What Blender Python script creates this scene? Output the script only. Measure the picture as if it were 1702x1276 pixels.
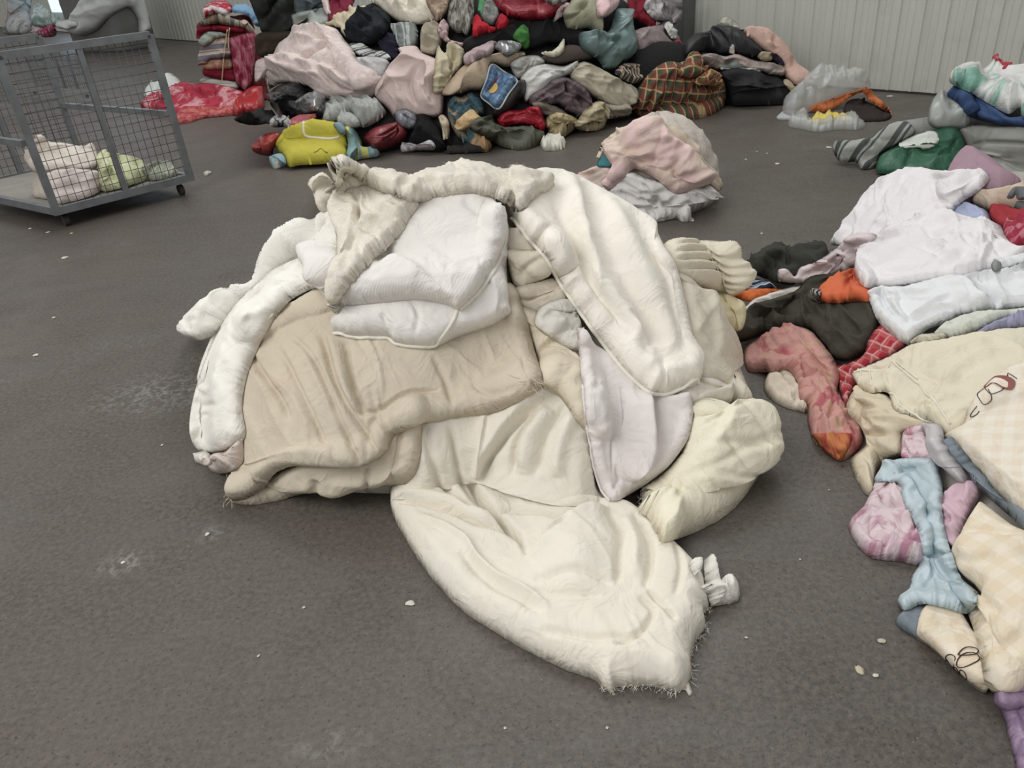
import bpy, bmesh, math, random
import numpy as np
from mathutils import Vector, Matrix

for o in list(bpy.data.objects):
    bpy.data.objects.remove(o, do_unlink=True)
scene = bpy.context.scene
col = scene.collection

# ------------------------------------------------------------------ camera
IW, IH, FPX = 1702, 1276, 1290.0
CAM_H = 1.5
_c = np.array([IW / 2, IH / 2])
_d = np.array([1053 - _c[0], -(2862 - _c[1]), -FPX])          # vertical vanishing point of wall ribs and cart posts
_down = _d / np.linalg.norm(_d)
_up = -_down
_fw = np.array([0, 0, -1.0]); _fw = _fw - _up * _fw.dot(_up); _fw /= np.linalg.norm(_fw)
_rt = np.cross(_fw, _up)
RW = np.stack([_rt, _fw, _up])                                 # world = RW @ cam
CW = np.array([0, 0, CAM_H])
cd = bpy.data.cameras.new('camera')
cam = bpy.data.objects.new('camera', cd); col.objects.link(cam)
cd.sensor_fit = 'HORIZONTAL'; cd.sensor_width = 36.0; cd.lens = 36.0 * FPX / IW
cd.clip_start = 0.05; cd.clip_end = 200
mw = Matrix.Identity(4)
for i in range(3):
    for j in range(3):
        mw[i][j] = RW[i, j]
    mw[i][3] = CW[i]
cam.matrix_world = mw
scene.camera = cam

# ------------------------------------------------------------------ light and exposure
scene.view_settings.view_transform = 'Standard'
scene.view_settings.look = 'None'
scene.view_settings.gamma = 1.0
scene.view_settings.use_curve_mapping = False
scene.view_settings.exposure = 0.0
world = bpy.data.worlds.new('world'); scene.world = world
world.use_nodes = True
world.node_tree.nodes['Background'].inputs[0].default_value = (1.0, 0.992, 0.98, 1)
world.node_tree.nodes['Background'].inputs[1].default_value = 0.53

def area_light(name, loc, target, sx, sy, power, color=(1, 1, 1)):
    ld = bpy.data.lights.new(name, 'AREA'); ld.shape = 'RECTANGLE'
    ld.size = sx; ld.size_y = sy; ld.energy = power; ld.color = color
    o = bpy.data.objects.new(name, ld); col.objects.link(o)
    o.location = loc
    o.rotation_euler = (Vector(target) - Vector(loc)).to_track_quat('-Z', 'Y').to_euler()
    return o
area_light('upper_left_light', (-3.6, 0.3, 5.0), (0.2, 3.0, 0), 4, 4, 215, (1.0, 0.985, 0.955))  # soft light from the upper left, angled to model the folds; source unseen
area_light('roof_skylight', (1.0, 9.5, 7.5), (0.6, 8.5, 0), 7, 5, 480, (0.97, 0.985, 1.0))

# ------------------------------------------------------------------ helpers: pixels and noise
def rays(px, py):
    d = np.stack([px - IW / 2, -(py - IH / 2), np.full_like(px, -FPX)], -1) / FPX    # camera depth 1
    return d @ RW.T
def project(P):
    c = (P - CW) @ RW
    return IW / 2 + FPX * c[..., 0] / -c[..., 2], IH / 2 - FPX * c[..., 1] / -c[..., 2], -c[..., 2]
def floor_pt(x, y, z=0.0):
    r = rays(np.array([float(x)]), np.array([float(y)]))[0]
    return CW + r * ((z - CAM_H) / r[2])

def _hash(ix, iy, seed):
    h = (ix.astype(np.int64) * 374761393 + iy.astype(np.int64) * 668265263 + int(seed) * 974634777) & 0xffffffff
    h = ((h ^ (h >> 13)) * 1274126177) & 0xffffffff
    h = (h ^ (h >> 16)) & 0xffffffff
    return h / 4294967295.0
def vnoise(x, y, seed=0):
    ix = np.floor(x); iy = np.floor(y); fx = x - ix; fy = y - iy
    a = _hash(ix, iy, seed) * 6.2832; b = _hash(ix + 1, iy, seed) * 6.2832
    c = _hash(ix, iy + 1, seed) * 6.2832; d = _hash(ix + 1, iy + 1, seed) * 6.2832
    ux = fx * fx * fx * (fx * (fx * 6 - 15) + 10); uy = fy * fy * fy * (fy * (fy * 6 - 15) + 10)
    g = lambda t, dx, dy: np.cos(t) * dx + np.sin(t) * dy
    n0 = g(a, fx, fy) * (1 - ux) + g(b, fx - 1, fy) * ux
    n1 = g(c, fx, fy - 1) * (1 - ux) + g(d, fx - 1, fy - 1) * ux
    return (n0 * (1 - uy) + n1 * uy) * 1.5
def wrinkle(u, v, seed, ridge=0.6):
    wx = vnoise(u * .7 + 5, v * .7, seed + 11) * .5; wy = vnoise(u * .7, v * .7 + 9, seed + 12) * .5
    a = vnoise(u * .55 + wx, v * .55 + wy, seed)
    b = 1 - 2.4 * np.abs(vnoise(u + wx * 1.6, v + wy * 1.6, seed + 1))
    c = 1 - 2.4 * np.abs(vnoise(u * 2.1 + wx * 2, v * 2.1 + wy * 2, seed + 2))
    return a * (1.3 - ridge) + ridge * (.55 * b + .28 * c)

def blur(a, sig):
    if sig < .3: return a
    r = int(math.ceil(sig * 2.6)); k = np.exp(-.5 * (np.arange(-r, r + 1) / sig) ** 2); k /= k.sum()
    p = np.pad(a, ((r, r), (0, 0)), 'edge'); b = sum(k[i] * p[i:i + a.shape[0]] for i in range(2 * r + 1))
    p = np.pad(b, ((0, 0), (r, r)), 'edge'); return sum(k[i] * p[:, i:i + a.shape[1]] for i in range(2 * r + 1))

# ------------------------------------------------------------------ heaps that carry the textiles
BR = 2.0                                        # buffer step in pixels
def smin(a, b, k):
    h = np.clip(.5 + .5 * (b - a) / k, 0, 1); return b * (1 - h) + a * h - k * h * (1 - h)
class Heap:
    """solid mound built of ellipsoids ('e') and round boxes ('b'); stores what is already lying on it"""
    def __init__(s, box, solids, z0=0.0, k=.12, ext=.16):
        s.solids = solids; s.z0 = z0; s.k = k; s.x0, s.y0, x1, y1 = box
        nx = int((x1 - s.x0) / BR) + 1; ny = int((y1 - s.y0) / BR) + 1
        st = 3                                                   # march every third cell, then interpolate
        gx = s.x0 + np.arange(0, nx + st, st) * BR; gy = s.y0 + np.arange(0, ny + st, st) * BR
        X, Y = np.meshgrid(gx, gy); r = rays(X.ravel(), Y.ravel()); L = np.linalg.norm(r, axis=1)
        tf = np.where(r[:, 2] < -1e-4, (z0 - CAM_H) / np.minimum(r[:, 2], -1e-4), 1e3)
        t = np.full(len(r), .4); best = np.full(len(r), 9.); tb = t.copy(); hit = np.zeros(len(r), bool)
        for _ in range(70):
            d = s.sdf(CW + r * t[:, None])
            up = (d < best) & ~hit; best[up] = d[up]; tb[up] = t[up]
            hit |= d < .004
            t = np.where(hit, t, t + np.maximum(d * .85, .006) / L)
        over = (best < ext) & (tb < tf)
        T = np.where(hit & (tb < tf), tb, np.where(over, tb, tf)); T = np.clip(T, .3, 60)
        W = (1 / T).reshape(X.shape)
        jx = np.arange(nx) / st; jy = np.arange(ny) / st
        ix = np.clip(jx.astype(int), 0, W.shape[1] - 2); iy = np.clip(jy.astype(int), 0, W.shape[0] - 2)
        fx = jx - ix; fy = (jy - iy)[:, None]
        A = W[iy][:, ix] * (1 - fx) + W[iy][:, ix + 1] * fx; B = W[iy + 1][:, ix] * (1 - fx) + W[iy + 1][:, ix + 1] * fx
        s.E = blur(A * (1 - fy) + B * fy, 1.5); s.G = s.E.copy(); s.nx, s.ny = nx, ny
    def sdf(s, P):
        out = None
        for q in s.solids:
            kind, c, r = q[0], np.array(q[1], float), np.array(q[2], float)
            p = P - c
            if len(q) > 3:
                a = math.radians(q[3]); p = np.stack([p[:, 0] * math.cos(a) + p[:, 1] * math.sin(a), -p[:, 0] * math.sin(a) + p[:, 1] * math.cos(a), p[:, 2]], -1)
            if kind == 'e':
                k0 = np.linalg.norm(p / r, axis=1); k1 = np.linalg.norm(p / (r * r), axis=1) + 1e-9
                d = k0 * (k0 - 1) / k1
            else:
                rr = min(r) * .35; g = np.abs(p) - (r - rr)
                d = np.linalg.norm(np.maximum(g, 0), axis=1) + np.minimum(g.max(1), 0) - rr
            out = d if out is None else smin(out, d, s.k)
        return out
    def core(s, name, mat, center, shrink=.02, wr=.02, n=(96, 34), parent=None, R=3.0):
        """the mound itself as a closed wrinkled mesh"""
        nu, nv = n; th = np.linspace(0, 2 * math.pi, nu, endpoint=False); el = np.linspace(0.0, math.pi / 2, nv)
        TH, EL = np.meshgrid(th, el); D = np.stack([np.cos(EL) * np.cos(TH), np.cos(EL) * np.sin(TH), np.sin(EL)], -1).reshape(-1, 3)
        c = np.array(center, float); rad = np.zeros(len(D))
        for t in np.linspace(.02, R, 150):
            ins = s.sdf(c + D * t) < -shrink; rad[ins] = t
        rad = rad.reshape(nv, nu)
        w = wrinkle(TH * 5, EL * 9, 77)
        w[:, -8:] = w[:, -8:] * np.linspace(1, 0, 8) + w[:, :1] * np.linspace(0, 1, 8)
        rad = np.maximum(rad - wr + wr * w * .8, .02)
        V = c + D * rad.reshape(-1, 1); V[:nu, 2] = s.z0 + .003
        V[:, 2] = np.maximum(V[:, 2], s.z0 + .003)
        F = [(j * nu + i, j * nu + (i + 1) % nu, (j + 1) * nu + (i + 1) % nu, (j + 1) * nu + i) for j in range(nv - 1) for i in range(nu)]
        F.append(tuple(range(nu))[::-1])
        return link_mesh(name, V, F, mat, parent)

def link_mesh(name, V, F, mat, parent=None, uv=None, smooth=True, origin=None):
    V = np.asarray(V, float)
    o0 = np.array([V[:, 0].mean(), V[:, 1].mean(), V[:, 2].min()]) if origin is None else np.asarray(origin, float)
    if parent is not None:
        o0 = np.zeros(3)
    me = bpy.data.meshes.new(name)
    me.from_pydata((V - o0).tolist(), [], F if isinstance(F, list) else F.tolist())
    if uv is not None:
        L = me.uv_layers.new(name='UVMap'); idx = np.zeros(len(me.loops), np.int32); me.loops.foreach_get('vertex_index', idx)
        L.data.foreach_set('uv', np.asarray(uv, np.float32)[idx].ravel())
    if smooth: me.polygons.foreach_set('use_smooth', np.ones(len(me.polygons), bool))
    if mat: me.materials.append(mat)
    o = bpy.data.objects.new(name, me); col.objects.link(o)
    if parent is not None:
        o.parent = parent
        o.location = -np.array(parent.location)                  # mesh stays in world coordinates
    else:
        o.location = o0
    return o
def empty(name, loc):
    o = bpy.data.objects.new(name, None); col.objects.link(o); o.location = loc; o.empty_display_size = .1
    return o
def tag(o, label, cat, group=None, kind=None):
    o['label'] = label; o['category'] = cat
    if group: o['group'] = group
    if kind: o['kind'] = kind
    return o

def catmull(pts, closed=True, step=2.0):
    P = np.array([p[:2] for p in pts], float); n = len(P); out = []
    rng = range(n) if closed else range(n - 1)
    for i in rng:
        if closed: a, b, c, d = P[i - 1], P[i], P[(i + 1) % n], P[(i + 2) % n]
        else: a, b, c, d = P[max(i - 1, 0)], P[i], P[i + 1], P[min(i + 2, n - 1)]
        m = max(1, int(np.linalg.norm(c - b) / step)); t = (np.arange(m) / m)[:, None]
        m1 = (c - a) * .42; m2 = (d - b) * .42; L = np.linalg.norm(c - b)
        for q in (m1, m2):
            k = np.linalg.norm(q)
            if k > L: q *= L / k
        out.append((2 * t**3 - 3 * t**2 + 1) * b + (t**3 - 2 * t**2 + t) * m1 + (-2 * t**3 + 3 * t**2) * c + (t**3 - t**2) * m2)
    if not closed: out.append(P[-1:])
    return np.concatenate(out)
def poly_dist(X, Y, pl):
    """distance, signed side and position along an open polyline"""
    best = np.full(X.shape, 1e9); side = np.zeros(X.shape); tt = np.zeros(X.shape)
    seg = np.linalg.norm(np.diff(pl, axis=0), axis=1); cum = np.concatenate([[0], np.cumsum(seg)])
    for i in range(len(pl) - 1):
        a = pl[i]; d = pl[i + 1] - a; L2 = d.dot(d) + 1e-9
        t = np.clip(((X - a[0]) * d[0] + (Y - a[1]) * d[1]) / L2, 0, 1)
        qx = X - a[0] - t * d[0]; qy = Y - a[1] - t * d[1]; q = np.hypot(qx, qy); m = q < best
        best[m] = q[m]; side[m] = np.sign(d[0] * qy - d[1] * qx)[m]; tt[m] = ((cum[i] + t * seg[i]) / (cum[-1] + 1e-9))[m]
    return best, side, tt

_seed = [100]
class Item: pass
def cloth(name, pts, heap, mat, th=.03, edge=.05, smooth=7, wr=(.006, .12, 0, 1.0), ridge=.6, creases=(), lifts=(), torn=0.0,
          s=2.4, parent=None, rot=0.0, gap=.004, keep=True, quilt=None, uvs=1.0, folds=None):
    """one textile: outline in photo pixels, laid over what the heap already carries, with real thickness.
    creases: (kind, height m, width px, points)  kind 'v' = groove or ridge line, 'f' = overlapping fold, high side left of the direction"""
    _seed[0] += 7; seed = _seed[0]
    ol = catmull(pts)
    if torn:
        a = np.arange(len(ol)); nn = np.roll(ol, -1, 0) - np.roll(ol, 1, 0); nn /= np.linalg.norm(nn, axis=1)[:, None] + 1e-9
        j = vnoise(a * .09, a * 0 + seed, seed) + .8 * vnoise(a * .29, a * 0, seed + 3) + .5 * vnoise(a * .6, a * 0, seed + 4)
        ol = ol + np.stack([nn[:, 1], -nn[:, 0]], -1) * (j * torn)[:, None]
    x0, y0 = ol.min(0) - s; x1, y1 = ol.max(0) + s
    nx = int((x1 - x0) / s) + 2; ny = int((y1 - y0) / s) + 2
    gx = x0 + np.arange(nx) * s; gy = y0 + np.arange(ny) * s + .013
    ins = np.zeros((ny, nx), bool); A = ol; B = np.roll(ol, -1, 0)
    for j in range(ny):
        y = gy[j]; m = (A[:, 1] > y) != (B[:, 1] > y)
        if not m.any(): continue
        xs = np.sort(A[m, 0] + (y - A[m, 1]) * (B[m, 0] - A[m, 0]) / (B[m, 1] - A[m, 1]))
        ins[j] = np.searchsorted(xs, gx) % 2 == 1
    cell = ins[:-1, :-1] & ins[1:, :-1] & ins[:-1, 1:] & ins[1:, 1:]
    # drop single-cell bridges
    cj, ci = np.nonzero(cell)
    if len(cj) == 0: raise RuntimeError('empty ' + name)
    vid = -np.ones((ny, nx), int); used = np.zeros((ny, nx), bool); cnt = np.zeros((ny, nx), int)
    for dj in (0, 1):
        for di in (0, 1):
            np.add.at(cnt, (cj + dj, ci + di), 1)
    used = cnt > 0; vj, vi = np.nonzero(used); vid[vj, vi] = np.arange(len(vj))
    X = gx[vi].copy(); Y = gy[vj].copy(); bnd = cnt[vj, vi] < 4
    bi = np.nonzero(bnd)[0]
    D = np.hypot(X[bi][:, None] - ol[:, 0], Y[bi][:, None] - ol[:, 1]); nn = D.argmin(1); X[bi] = ol[nn, 0]; Y[bi] = ol[nn, 1]
    Q = np.stack([vid[cj, ci], vid[cj + 1, ci], vid[cj + 1, ci + 1], vid[cj, ci + 1]], -1)
    # resting surface
    h = heap; pad = 40
    i0 = max(0, int((x0 - h.x0) / BR) - pad); i1 = min(h.nx, int((x1 - h.x0) / BR) + pad); j0 = max(0, int((y0 - h.y0) / BR) - pad); j1 = min(h.ny, int((y1 - h.y0) / BR) + pad)
    W0 = h.G[j0:j1, i0:i1]
    def nb(M, f):
        M = f(f(M, np.roll(M, 1, 0)), np.roll(M, -1, 0)); return f(f(M, np.roll(M, 1, 1)), np.roll(M, -1, 1))
    W0 = nb(nb(W0, np.minimum), np.maximum)                      # drop single stray peaks
    WS = blur(W0, smooth / BR)
    W1 = blur(np.maximum(WS, W0), 1.6); W1 = W1 + blur(nb(nb(np.maximum(W0 - W1, 0), np.maximum), np.maximum), 2.0)
    def samp(M, x, y):
        fx = np.clip((x - h.x0) / BR - i0, 0, M.shape[1] - 1.001); fy = np.clip((y - h.y0) / BR - j0, 0, M.shape[0] - 1.001)
        a = fx.astype(int); b = fy.astype(int); fx = fx - a; fy = fy - b
        return (M[b, a] * (1 - fx) + M[b, a + 1] * fx) * (1 - fy) + (M[b + 1, a] * (1 - fx) + M[b + 1, a + 1] * fx) * fy
    w = samp(W1, X, Y); w = w + gap * w * w
    R = rays(X, Y); P = CW + R / w[:, None]
    wn = samp(blur(W1, 5), X, Y); Pn = CW + R / wn[:, None]
    def vnormals(P):
        N = np.zeros_like(P); fn = np.cross(P[Q[:, 2]] - P[Q[:, 0]], P[Q[:, 3]] - P[Q[:, 1]])
        for k in range(4): np.add.at(N, Q[:, k], fn)
        N /= np.linalg.norm(N, axis=1)[:, None] + 1e-12
        f = np.sign(-(N * R).sum(1)); f[f == 0] = 1
        return N * f[:, None]
    N = vnormals(Pn)
    # distance to the rim in metres
    PB = P[bi]; de = np.zeros(len(P))
    if len(PB) > 500: PB = PB[::2]
    b2 = (PB * PB).sum(1)
    for a in range(0, len(P), 20000):
        q = P[a:a + 20000]; de[a:a + 20000] = np.sqrt(np.maximum((q * q).sum(1)[:, None] + b2 - 2 * q @ PB.T, 0).min(1))
    de[bi] = 0
    pr = np.clip(de / edge, 0, 1); prof = np.sqrt(np.maximum(1 - (1 - pr) ** 2, 0))
    soft = np.clip(de / (edge * .7), 0, 1)
    mpp = 1 / (np.median(w) * FPX)
    ang = math.radians(wr[2]); ca, sa = math.cos(ang), math.sin(ang)
    U = (X * ca + Y * sa) * mpp / wr[1] / wr[3]; V = (-X * sa + Y * ca) * mpp / wr[1]
    disp = wr[0] * (wrinkle(U, V, seed, ridge) + .5)
    if folds:                                                    # drapery: (count, height m, width px, spread deg, direction deg)
        rnd = random.Random(seed); spanx = X.max() - X.min(); spany = Y.max() - Y.min(); size = math.sqrt(len(X)) * s
        adir = folds[4] if len(folds) > 4 else wr[2]
        for _ in range(folds[0]):
            k = rnd.randrange(len(X)); aa = math.radians(adir + rnd.gauss(0, folds[3])); L = size * rnd.uniform(.3, .8); bend = rnd.uniform(-.22, .22) * L
            pts_ = [(X[k] + math.cos(aa) * t * L - math.sin(aa) * bend * (1 - 4 * t * t), Y[k] + math.sin(aa) * t * L + math.cos(aa) * bend * (1 - 4 * t * t)) for t in (-.5, -.3, -.1, .1, .3, .5)]
            dd, sd, tt = poly_dist(X, Y, np.array(pts_)); tp = np.clip(np.minimum(tt, 1 - tt) * 4, 0, 1); ww = folds[2] * rnd.uniform(.6, 1.5); hh = folds[1] * rnd.uniform(.5, 1.2); sg = sd * dd
            typ = rnd.random()
            if typ < .45: disp += hh * tp * (np.exp(-np.abs(sg) / ww * 1.3) - .35 * np.exp(-((sg - 2.2 * ww) / ww) ** 2))
            elif typ < .7: disp -= .8 * hh * tp * np.exp(-np.abs(sg) / (ww * .7))
            else: disp += hh * tp * np.where(sg > 0, np.exp(-sg / (2.5 * ww)), np.exp(-np.abs(sg) / (.35 * ww + .8)))
    if quilt:                                                    # stitched channels: (spacing m, depth m, angle, cross?)
        for qa in ([quilt[2]] if not quilt[3] else [quilt[2], quilt[2] + quilt[3]]):
            qr = math.radians(qa); c = (-X * math.sin(qr) + Y * math.cos(qr)) * mpp / quilt[0] + .35 * vnoise(U * .5, V * .5, seed + 9)
            g = np.abs((c % 1) - .5) * 2; disp -= quilt[1] * np.exp(-((1 - g) / .16) ** 2)
    for (kind, hh, ww, pl) in creases:
        pl = catmull(pl, False, 6.0); dd, sd, tt = poly_dist(X, Y, pl)
        taper = np.clip(np.minimum(tt, 1 - tt) * 6, 0, 1) ** .7
        if kind == 'v': disp += hh * np.exp(-(dd / ww) ** 2) * taper
        elif kind == 'p': disp += hh * np.exp(-(dd / ww) ** 2)
        else:
            sg = -sd * dd                                        # left of the direction (image y points down) is the high side
            st = 1 / (1 + np.exp(-np.clip(sg / 1.6, -30, 30)))
            disp += hh * taper * st * np.exp(-np.maximum(sg, 0) / ww) - .35 * hh * taper * (1 - st) * np.exp(-np.maximum(-sg, 0) / (ww * .5))
    lift = np.zeros(len(P))
    for (lx, ly, lr, lh) in lifts: lift += lh * np.exp(-((X - lx) ** 2 + (Y - ly) ** 2) / lr ** 2)
    tot = th * prof + disp * soft
    tot = np.maximum(tot, .12 * th * prof)
    Pb = P + N * lift[:, None]
    T = Pb + N * tot[:, None]
    T[:, 2] = np.maximum(T[:, 2], h.z0 + .002); Pb = Pb.copy(); Pb[:, 2] = np.maximum(Pb[:, 2], h.z0 + .0015)
    # uv on the best-fit plane of the cloth
    m = P.mean(0); ev, vec = np.linalg.eigh(np.cov((P - m).T)); n = vec[:, 0]
    ux = np.array([1, 0, 0.]) - n * n[0]
    if np.linalg.norm(ux) < .2: ux = vec[:, 2]
    ux /= np.linalg.norm(ux); uy = np.cross(n, ux); a = math.radians(rot)
    u = (P - m) @ ux; v = (P - m) @ uy; uv = np.stack([u * math.cos(a) + v * math.sin(a), -u * math.sin(a) + v * math.cos(a)], -1) * uvs
    nv = len(P); inner = np.nonzero(~bnd)[0]; bmap = np.arange(nv); bmap[inner] = nv + np.arange(len(inner))
    Vall = np.concatenate([T, Pb[inner]]); UV = np.concatenate([uv, uv[inner]])
    Fall = np.concatenate([Q, bmap[Q][:, ::-1]])
    # faces whose four corners are all rim corners would double up: keep the upper one only
    keepf = np.ones(len(Fall), bool); keepf[len(Q):] = ~bnd[Q].all(1)
    Fall = Fall[keepf]
    fn = np.cross(T[Q[:, 2]] - T[Q[:, 0]], T[Q[:, 3]] - T[Q[:, 1]])
    if ((fn * (CW - T[Q[:, 0]])).sum(1)).sum() < 0: Fall = Fall[:, ::-1]
    o = link_mesh(name, Vall, Fall, mat, parent, UV)
    # remember it for the next layer
    if keep:
        px, py, pz = project(T); ii = np.round((px - h.x0) / BR).astype(int); jj = np.round((py - h.y0) / BR).astype(int)
        ok = (ii > 0) & (ii < h.nx - 1) & (jj > 0) & (jj < h.ny - 1)
        I = np.zeros_like(h.G); np.maximum.at(I, (jj[ok], ii[ok]), 1 / pz[ok])
        K = I.copy()
        for dj in (-1, 0, 1):
            for di in (-1, 0, 1):
                K = np.maximum(K, np.roll(np.roll(I, dj, 0), di, 1))
        I = np.where(I > 0, I, K); h.G = np.maximum(h.G, I)
    it = Item(); it.o = o; it.X = X; it.Y = Y; it.T = T; it.N = N; it.mpp = mpp; it.w = w
    return it

def tube(path, rad, seg=6, close_ends=True, flat=1.0):
    path = np.asarray(path, float); n = len(path); rad = np.broadcast_to(np.asarray(rad, float), (n,))
    tan = np.gradient(path, axis=0); tan /= np.linalg.norm(tan, axis=1)[:, None] + 1e-12
    ref = np.array([0, 0, 1.]) if abs(tan[:, 2]).mean() < .8 else np.array([1., 0, 0])
    V = []; 
    for i in range(n):
        a = np.cross(tan[i], ref); a /= np.linalg.norm(a) + 1e-12; b = np.cross(a, tan[i])
        for k in range(seg):
            q = 2 * math.pi * k / seg; V.append(path[i] + rad[i] * (a * math.cos(q) + b * math.sin(q) * flat))
    F = [[i * seg + k, i * seg + (k + 1) % seg, (i + 1) * seg + (k + 1) % seg, (i + 1) * seg + k] for i in range(n - 1) for k in range(seg)]
    if close_ends: F += [list(range(seg))[::-1], list(range((n - 1) * seg, n * seg))]
    return np.array(V), F
def on_cloth(it, pl, up=.001, step=3.0, closed=False):
    """3d path on the surface of a textile below a pixel polyline"""
    q = catmull(pl, closed, step); out = []
    for x, y in q:
        d = (it.X - x) ** 2 + (it.Y - y) ** 2; k = np.argpartition(d, 3)[:4]; ww = 1 / (d[k] + .5); ww /= ww.sum()
        out.append((it.T[k] * ww[:, None]).sum(0) + (it.N[k] * ww[:, None]).sum(0) * up)
    out = np.array(out)
    if len(out) > 6:
        for _ in range(2): out[1:-1] = .25 * out[:-2] + .5 * out[1:-1] + .25 * out[2:]
    return out
def cord(name, it, pl, rad, mat, up=0.0, parent=None, closed=False, seg=6):
    p = on_cloth(it, pl, up, closed=closed)
    if closed: p = np.concatenate([p, p[:1]])
    V, F = tube(p, rad, seg)
    return link_mesh(name, V, F, mat, parent if parent is not None else it.o)

# ------------------------------------------------------------------ materials
def lin(c):
    c = np.array(c, float) / 255.0
    c = c.mean() + .85 * (c - c.mean())                           # dusty, slightly faded dyes
    return tuple(np.where(c <= .04045, c / 12.92, ((c + .055) / 1.055) ** 2.4)) + (1.0,)
_m = {}
class NT:
    def __init__(s, name):
        s.m = bpy.data.materials.new(name); s.m.use_nodes = True; s.t = s.m.node_tree; s.b = s.t.nodes['Principled BSDF']
    def n(s, typ, **kw):
        x = s.t.nodes.new(typ)
        for k, v in kw.items(): setattr(x, k, v)
        return x
    def l(s, a, b): s.t.links.new(a, b)
    def mix(s, f, a, b, mode='MIX'):
        x = s.n('ShaderNodeMix', data_type='RGBA', blend_type=mode)
        for sock, val in ((x.inputs[0], f), (x.inputs[6], a), (x.inputs[7], b)):
            if hasattr(val, 'links'): s.l(val, sock)
            else: sock.default_value = val
        return x.outputs[2]
    def ramp(s, f, a, b, ca=(0, 0, 0, 1), cb=(1, 1, 1, 1)):
        x = s.n('ShaderNodeValToRGB'); x.color_ramp.elements[0].position = a; x.color_ramp.elements[1].position = b
        x.color_ramp.elements[0].color = ca; x.color_ramp.elements[1].color = cb; s.l(f, x.inputs[0]); return x.outputs[0]
    def noise(s, vec, scale, detail=3, rough=.55, dist=0):
        x = s.n('ShaderNodeTexNoise'); x.inputs['Scale'].default_value = scale; x.inputs['Detail'].default_value = detail
        x.inputs['Roughness'].default_value = rough; x.inputs['Distortion'].default_value = dist; s.l(vec, x.inputs['Vector']); return x.outputs['Fac']
    def math(s, op, a, b=0.0):
        x = s.n('ShaderNodeMath', operation=op)
        for sock, val in ((x.inputs[0], a), (x.inputs[1], b)):
            if hasattr(val, 'links'): s.l(val, sock)
            else: sock.default_value = val
        return x.outputs[0]
def fabric(c, c2=None, pattern='plain', scale=1.0, c3=None, rough=.9, bump=.25, var=.10, weave=0.0, sheen=0.0, stain=None, fuzz=0.0, crumple=.75):
    key = (tuple(c), tuple(c2) if c2 else None, pattern, scale, tuple(c3) if c3 else None, rough, bump, var, weave, sheen, stain, fuzz, crumple)
    if key in _m: return _m[key]
    N = NT('fabric_' + pattern); tc = N.n('ShaderNodeTexCoord'); uv = tc.outputs['UV']; ob = tc.outputs['Object']
    A = lin(c); Bc = lin(c2) if c2 else A; C3 = lin(c3) if c3 else Bc
    sep = N.n('ShaderNodeSeparateXYZ'); N.l(uv, sep.inputs[0]); u, v = sep.outputs[0], sep.outputs[1]
    def band(x, per, duty, soft=.0):
        f = N.math('FRACT', N.math('MULTIPLY', x, 1 / per)); return N.math('LESS_THAN', f, duty)
    colr = A
    if pattern == 'plaid':
        f = N.mix(N.math('MULTIPLY', band(u, .09 * scale, .45), .75), A, Bc); f = N.mix(N.math('MULTIPLY', band(v, .09 * scale, .45), .65), f, Bc)
        f = N.mix(N.math('MULTIPLY', band(N.math('ADD', u, .06 * scale), .09 * scale, .14), .8), f, C3); colr = N.mix(N.math('MULTIPLY', band(N.math('ADD', v, .06 * scale), .09 * scale, .14), .8), f, C3)
    elif pattern == 'check':
        a = band(u, .06 * scale, .5); b = band(v, .06 * scale, .5); f = N.math('MULTIPLY', N.math('ADD', a, b), .5)
        colr = N.mix(f, A, Bc)
    elif pattern == 'stripe':
        f = N.mix(band(v, .05 * scale, .5), A, Bc); colr = N.mix(band(N.math('ADD', v, .012 * scale), .05 * scale, .12), f, C3)
    elif pattern == 'floral':
        n1 = N.noise(uv, 9 / scale, 4, .6, 1.2); n2 = N.noise(uv, 26 / scale, 3, .6, .6)
        f = N.ramp(n1, .50, .60); colr = N.mix(f, A, Bc); colr = N.mix(N.math('MULTIPLY', N.ramp(n2, .56, .64), .8), colr, C3)
    elif pattern == 'mottle':
        n1 = N.noise(uv, 40 / scale, 5, .7, .8); colr = N.mix(N.ramp(n1, .38, .62), A, Bc)
    elif pattern == 'dots':
        vo = N.n('ShaderNodeTexVoronoi'); vo.inputs['Scale'].default_value = 9 / scale; N.l(uv, vo.inputs['Vector'])
        colr = N.mix(N.math('LESS_THAN', vo.outputs['Distance'], .22), A, Bc)
    elif pattern == 'marble':
        mp = N.n('ShaderNodeMapping'); mp.inputs['Scale'].default_value = (9 / scale, 2 / scale, 1); N.l(uv, mp.inputs[0])
        n1 = N.noise(mp.outputs[0], 2.0, 5, .65, 1.5); colr = N.mix(N.ramp(n1, .42, .6), A, Bc)
    # uneven dye and wear
    nn = N.noise(ob, 5.0, 4, .6)
    mul = N.ramp(nn, .3, .7, (1 - var, 1 - var, 1 - var, 1), (1, 1, 1, 1)); colr = N.mix(1.0, colr, mul, 'MULTIPLY')
    if stain:
        ns = N.noise(ob, 2.6, 5, .6, .5); colr = N.mix(N.math('MULTIPLY', N.ramp(ns, .48, .72), stain[3]), colr, lin(stain[:3]))
    N.l(colr, N.b.inputs['Base Color'])
    N.b.inputs['Roughness'].default_value = rough
    N.b.inputs['Specular IOR Level'].default_value = .2 if rough > .6 else .5
    if sheen:
        N.b.inputs['Sheen Weight'].default_value = sheen
    # fine relief
    hb = N.noise(ob, 70, 4, .65)
    if fuzz: hb = N.math('ADD', hb, N.math('MULTIPLY', N.noise(ob, 160, 3, .7, 1.0), fuzz))
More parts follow.
